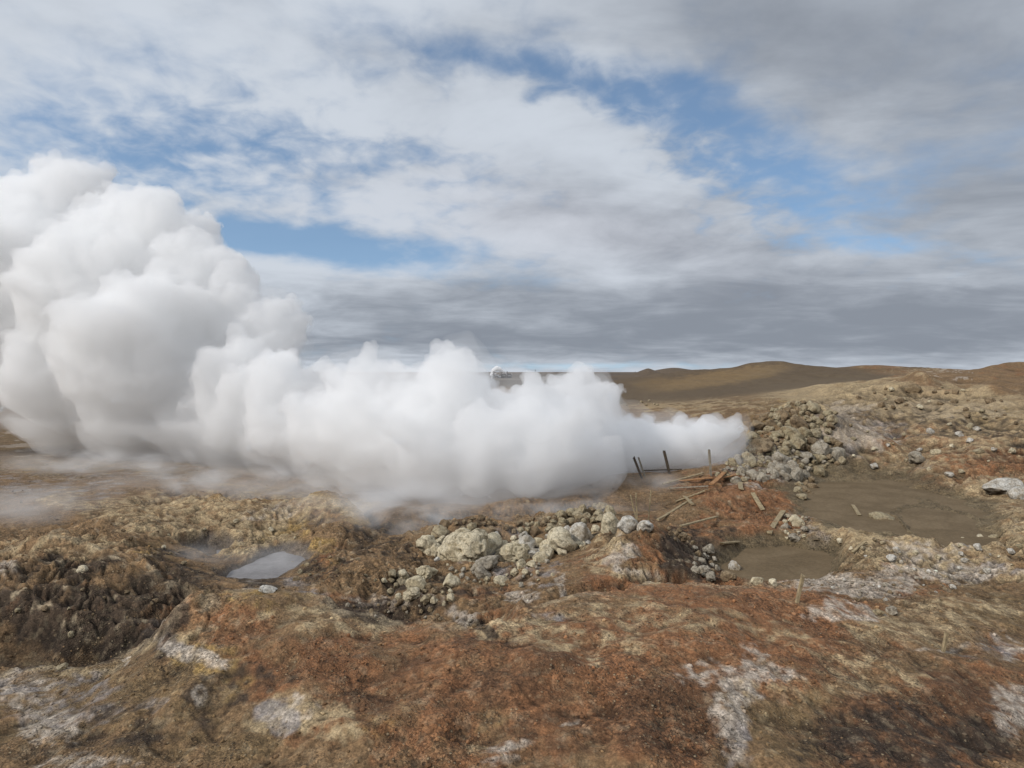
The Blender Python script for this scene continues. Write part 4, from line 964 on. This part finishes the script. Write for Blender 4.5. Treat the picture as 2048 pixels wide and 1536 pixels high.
def lying(p1, p2, wpx, mat, name, label, cat='plank', group=None, th=.05, up1=.09, up2=.09, roll=0):
    a = ground_hit(*p1); b = ground_hit(*p2)
    if abs(a.y-b.y) > 5: b = Vector(((p2[0]-CX)/F*a.y, a.y, -(p2[1]-HY)/F*a.y)); 
    w = wpx*1.1*(a.y+b.y)/2/F
    return timber(a+Vector((0, 0, up1)), b+Vector((0, 0, up2)), w, th, mat, name, label, cat, group, roll)
def standing(ptop, pbot, wpx, mat, name, label, cat='post', group=None, back=0.0, skip=0, at=None):
    g0 = ground_hit(*pbot, skip=skip); Yd = g0.y
    if at:
        Yd = at; x_ = (pbot[0]-CX)/F*Yd; g0 = Vector((x_, Yd, ground_at(x_, Yd)))
    top = Vector(((ptop[0]-CX)/F*(Yd+back), Yd+back, -(ptop[1]-HY)/F*(Yd+back)))
    d = (g0-top).normalized(); w = wpx*.95*Yd/F
    return timber(top, g0+d*.25, w, w*.8, mat, name, label, cat, group, 0, .008)
standing((1328, 902), (1339, 948), 5.5, 'dark', 'wooden_post', 'thick dark wooden post leaning left in front of the steam')
standing((1418, 900), (1422, 952), 4.6, 'grey', 'wooden_post', 'straight grey wooden post beside the lower rocks of the heap')
standing((1267, 914), (1284, 944), 4.6, 'dark', 'wooden_post', 'short dark post tilting in the steam, darker of the leftmost pair', at=33.2)
standing((1277, 915), (1290, 944), 3.4, 'grey', 'wooden_post', 'pale faint post in the steam, lighter of the leftmost pair', at=33.4)
standing((1261, 990), (1274, 1046), 3.0, 'tan', 'thin_stake', 'thin stake leaning left above the white crusted boulders', 'stake')
standing((1272, 986), (1274, 1042), 2.8, 'tan', 'thin_stake', 'thin upright stake, middle one above the white crusted boulders', 'stake')
standing((1302, 980), (1297, 1042), 2.8, 'tan', 'thin_stake', 'thin stake leaning right, rightmost above the white crusted boulders', 'stake')
standing((1606, 1150), (1594, 1205), 7.5, 'tan', 'wooden_stake', 'stout tan stake slanting out of the ground left of the salt streak', 'stake')
standing((1893, 1266), (1886, 1304), 7.0, 'tan', 'wooden_stake', 'short tan stake standing alone in the right foreground', 'stake')
lying((1506, 992), (1525, 1026), 8, 'tan', 'plank', 'short tan plank lying on the rust red slope')
lying((1566, 1027), (1538, 1073), 9, 'tan', 'plank', 'slanting tan plank lying beside the cluster of grey stones')
lying((1434, 1038), (1362, 1062), 6, 'tan', 'plank', 'long narrow plank lying behind the rusty mound')
lying((1478, 1089), (1443, 1097), 7, 'tan', 'plank', 'short flat plank between the rusty mound and small mud pool')
lying((1314, 1044), (1384, 1004), 5, 'tan', 'plank', 'long thin board running up to the broken walkway')
lying((1368, 998), (1386, 1014), 6, 'tan', 'plank', 'small board crossing the top end of the long thin board')
lying((1705, 1015), (1720, 1036), 6, 'tan', 'plank', 'pale stick lying at the shore of the big mud pool')
lying((1730, 1091), (1706, 1112), 5, 'tan', 'plank', 'grey brown stick on the crumbly bank under the big mud pool')
lying((1326, 974), (1405, 951), 5, 'tan', 'walkway_beam', 'long beam of the wrecked walkway sloping up to the rocks', 'beam', up1=.12, up2=.12)
lying((1338, 983), (1416, 980), 4, 'grey', 'walkway_beam', 'grey lower beam of the wrecked walkway', 'beam', up1=.12, up2=.12)
lying((1288, 947), (1342, 946), 5, 'dark', 'walkway_beam', 'dark level beam of the wrecked walkway at the foot of the thick post', 'beam', up1=.14, up2=.14)
lying((1340, 944), (1362, 943), 5, 'dark', 'walkway_beam', 'stubby dark beam end right of the thick post', 'beam', up1=.14, up2=.10)
lying((1360, 966), (1425, 962), 8, 'orange', 'walkway_board', 'rust stained board lying flat at the right end of the walkway', 'board', up1=.1, up2=.12)
lying((1422, 973), (1449, 953), 8, 'orange', 'walkway_board', 'rust stained board tipped up towards the rock heap', 'board', up2=.16)
lying((1432, 965), (1468, 956), 6, 'orange', 'walkway_board', 'rust stained board at the top of the red slope', 'board', up1=.12, up2=.1)
lying((1480, 969), (1483, 983), 8, 'tan', 'plank', 'stubby plank piece near the top of the red slope')
lying((1352, 1008), (1410, 986), 5, 'tan', 'walkway_beam', 'tan beam fallen in front of the wrecked walkway', 'beam')

# ------------------------------------------------------------------ far buildings
def plain(name, c, rough=.8, var=.15):
    m, t, b = material(name, rough)
    pos = t.node('ShaderNodeNewGeometry').outputs['Position']
    t.l.new(t.mix(1.0, c, t.ramp(t.noise(pos, .6, 4), .3, .7, 1-var, 1+var), 'MULTIPLY'), b.inputs['Base Color'])
    return m
M_wall = plain('plant_cladding', (.42, .40, .39)); M_dk = plain('plant_dark_steel', (.07, .06, .055)); M_roof = plain('plant_roof', (.16, .14, .13)); M_wh = plain('white_wall', (.62, .62, .60)); M_gl = plain('dark_glass', (.04, .05, .06), .2)
def box(name, x0, x1, y0, y1, z0, z1, mat, parent=None, ridge=0.0):
    v = [(x0, y0, z0), (x1, y0, z0), (x1, y1, z0), (x0, y1, z0), (x0, y0, z1), (x1, y0, z1), (x1, y1, z1), (x0, y1, z1)]
    f = [(3, 2, 1, 0), (0, 1, 5, 4), (1, 2, 6, 5), (2, 3, 7, 6), (3, 0, 4, 7)]
    if ridge:
        ym = (y0+y1)/2; v += [(x0, ym, z1+ridge), (x1, ym, z1+ridge)]
        f += [(4, 5, 9, 8), (6, 7, 8, 9), (4, 8, 7), (5, 6, 9)]
    else: f += [(4, 5, 6, 7)]
    o = mesh_obj(name, v, f, mat, smooth=False)
    if parent: o.parent = parent; o.matrix_parent_inverse = Matrix.Translation(-parent.location)
    return o
def tube(name, x, y, z0, z1, r, mat, parent=None, n=14, taper=.9):
    v = [(x+math.cos(a)*r*k, y+math.sin(a)*r*k, z) for z, k in ((z0, 1), (z1, taper)) for a in np.linspace(0, 2*math.pi, n, endpoint=False)]
    f = [(i, (i+1) % n, n+(i+1) % n, n+i) for i in range(n)]+[tuple(range(n, 2*n))]
    o = mesh_obj(name, v, f, mat)
    if parent: o.parent = parent; o.matrix_parent_inverse = Matrix.Translation(-parent.location)
    return o
def root(name, loc, label, cat):
    o = bpy.data.objects.new(name, None); COL.objects.link(o); o.location = loc; tag(o, label, cat); return o
D = 640.0; gz0 = -5.6; k_px = D/F
def X(px): return (px-CX)*k_px
def Z(py): return -(py-HY)*k_px
pr = root('power_plant', (X(1004), D, gz0), 'distant dark power plant hall with chimneys showing over the steam', 'power plant')
box('hall', X(1001), X(1024), D, D+16, gz0, Z(749), M_wall, pr, 1.0)
box('turbine_house', X(1004), X(1012), D-4, D-.2, gz0, Z(747.5), M_dk, pr)
box('cooling_tower', X(1013.5), X(1023), D-4, D-.2, gz0, Z(747), M_dk, pr)
box('pipe_rack', X(984), X(1003), D-6, D-4.2, Z(749.5), Z(748.5), M_roof, pr)
box('annex', X(985), X(996), D-5, D+6, gz0, Z(752), M_roof, pr)
for px in (988, 1003, 1014.5): tube('chimney', X(px), D-5, gz0, Z(743 if px != 1003 else 745), .55, M_dk, pr)
for px in (1005.3, 1007.3, 1009.3, 1014.6, 1017, 1019.4): box('window', X(px), X(px+1.1), D-4.05, D-4.0, Z(752), Z(750), M_wh, pr)
D2 = 330.0; k_px = D2/F
vr = root('valve_house', (X(985.5), D2, gz0), 'small dark valve house standing below the distant power plant', 'hut')
box('wall', X(982), X(989), D2, D2+3, gz0, Z(764), M_dk, vr); box('roof', X(981.5), X(989.5), D2-.1, D2+3.1, Z(764)+.002, Z(762.8), M_roof, vr)
tube('pipe', X(991), D2, gz0, Z(761), .12, M_dk, vr)
D = 600.0; k_px = D/F
sr = root('white_shed', (X(1250), D, -5.6), 'tiny white shed far off at the foot of the brown hill', 'shed')
box('wall', X(1247), X(1254), D, D+3, -5.6, Z(753.6), M_wh, sr); box('roof', X(1246.5), X(1254.5), D-.2, D+3.2, Z(753.6)+.003, Z(752.8), M_roof, sr)
for px, py, lb in ((1070.5, 739, 'thin distant pole sticking up between two puffs of steam'), (1270.5, 743, 'thin distant pole near the dark cone on the horizon')):
    D = 700.0; k_px = D/F
    q = tube('utility_pole', X(px), D, -5.6, Z(py), .18, M_dk); cr = box('crossarm', X(px-1.6), X(px+1.6), D-.1, D+.1, Z(py+1.3), Z(py+1.0), M_dk); cr.parent = q
    tag(q, lb, 'pole')
D = 650.0; k_px = D/F
for balls, lb in (([(989, 740, 3.4), (994, 737.5, 4.2), (999, 738.5, 3.6), (1003, 741, 2.6), (986, 743.5, 2.8), (1007, 743, 2.0), (1011, 744, 1.6)], 'bright white puff of steam trailing over the power plant chimneys'),
                  ([(985, 749, 3.2), (990, 751, 3.4), (996, 753, 2.8), (988, 756, 3.2), (992, 758, 2.6), (1000, 754, 1.8)], 'lower white puff of steam at the left foot of the power plant')):
    v, t_ = voxel_hull([((X(px), D-12, Z(py)), r*k_px*1.4) for px, py, r in balls], .22)
    v = billow(relax(v, t_, 2), t_, [(1.6, .35), (.8, .2)])
    o = fast_mesh('steam_puff', v, t_, steam_mat('far_steam', 2.5, .2)); tag(o, lb, 'steam puff', 'steam puffs of the power plant')

# ------------------------------------------------------------------ low mist
def mist(px, py, Y, rx, rz, ry, dens, label, seed=0, nz=.9):
    m = bpy.data.materials.new('ground_mist'); m.use_nodes = True; tr = m.node_tree; tr.nodes.clear(); t = NT(tr)
    out = t.node('ShaderNodeOutputMaterial'); s = t.node('ShaderNodeVolumeScatter'); s.inputs['Color'].default_value = (.97, .97, .98, 1)
    co = t.node('ShaderNodeTexCoord').outputs['Object']
    ln = t.node('ShaderNodeVectorMath', operation='LENGTH'); t.l.new(co, ln.inputs[0])
    fall = t.ramp(ln.outputs['Value'], .25, 1.0, 1.0, 0.0)
    pos = t.node('ShaderNodeNewGeometry').outputs['Position']
    n = t.ramp(t.noise(t.scale(pos, .5, .5, 1.1), nz, 4, .6, .5), .38, .68, .05, 1.5)
    t.l.new(t.m('MULTIPLY', t.m('MULTIPLY', fall, n), dens), s.inputs['Density']); t.l.new(s.outputs[0], out.inputs['Volume'])
    v, f = ico(3)
    o = mesh_obj('ground_mist', v.tolist(), f.tolist(), m)
    o.location = w3(px, py, Y); o.scale = (rx*Y/F, ry, rz*Y/F)
    tag(o, label, 'mist', 'thin mist drifting near the ground', 'stuff')
mist(60, 1015, 26, 210, 52, 3.0, .22, 'thin mist lying over the flat at the left edge')
mist(520, 965, 31, 420, 50, 3.5, .26, 'grey mist dragging under the left foot of the plume')
mist(800, 1020, 25.5, 280, 80, 3.0, .42, 'mist spilling out of the crater under the plume')
mist(990, 1110, 21.6, 170, 62, 1.8, .46, 'mist curling over the cream boulders')
mist(1320, 985, 32, 120, 50, 1.8, .40, 'mist blowing through the wrecked walkway')
mist(200, 925, 37, 320, 34, 3.0, .30, 'grey haze hugging the flat below the tall plume')
mist(380, 1120, 20.6, 120, 32, 1.6, .22, 'faint mist in the hollow behind the dark mound')
mist(1440, 915, 35.6, 110, 42, 1.4, .35, 'thin steam leaking under the jet by the rock heap')
mist(560, 1125, 20.5, 170, 40, 1.8, .16, 'faint mist over the blue grey pool')
mist(1100, 1010, 29.0, 260, 40, 2.6, .32, 'mist along the front foot of the jet')
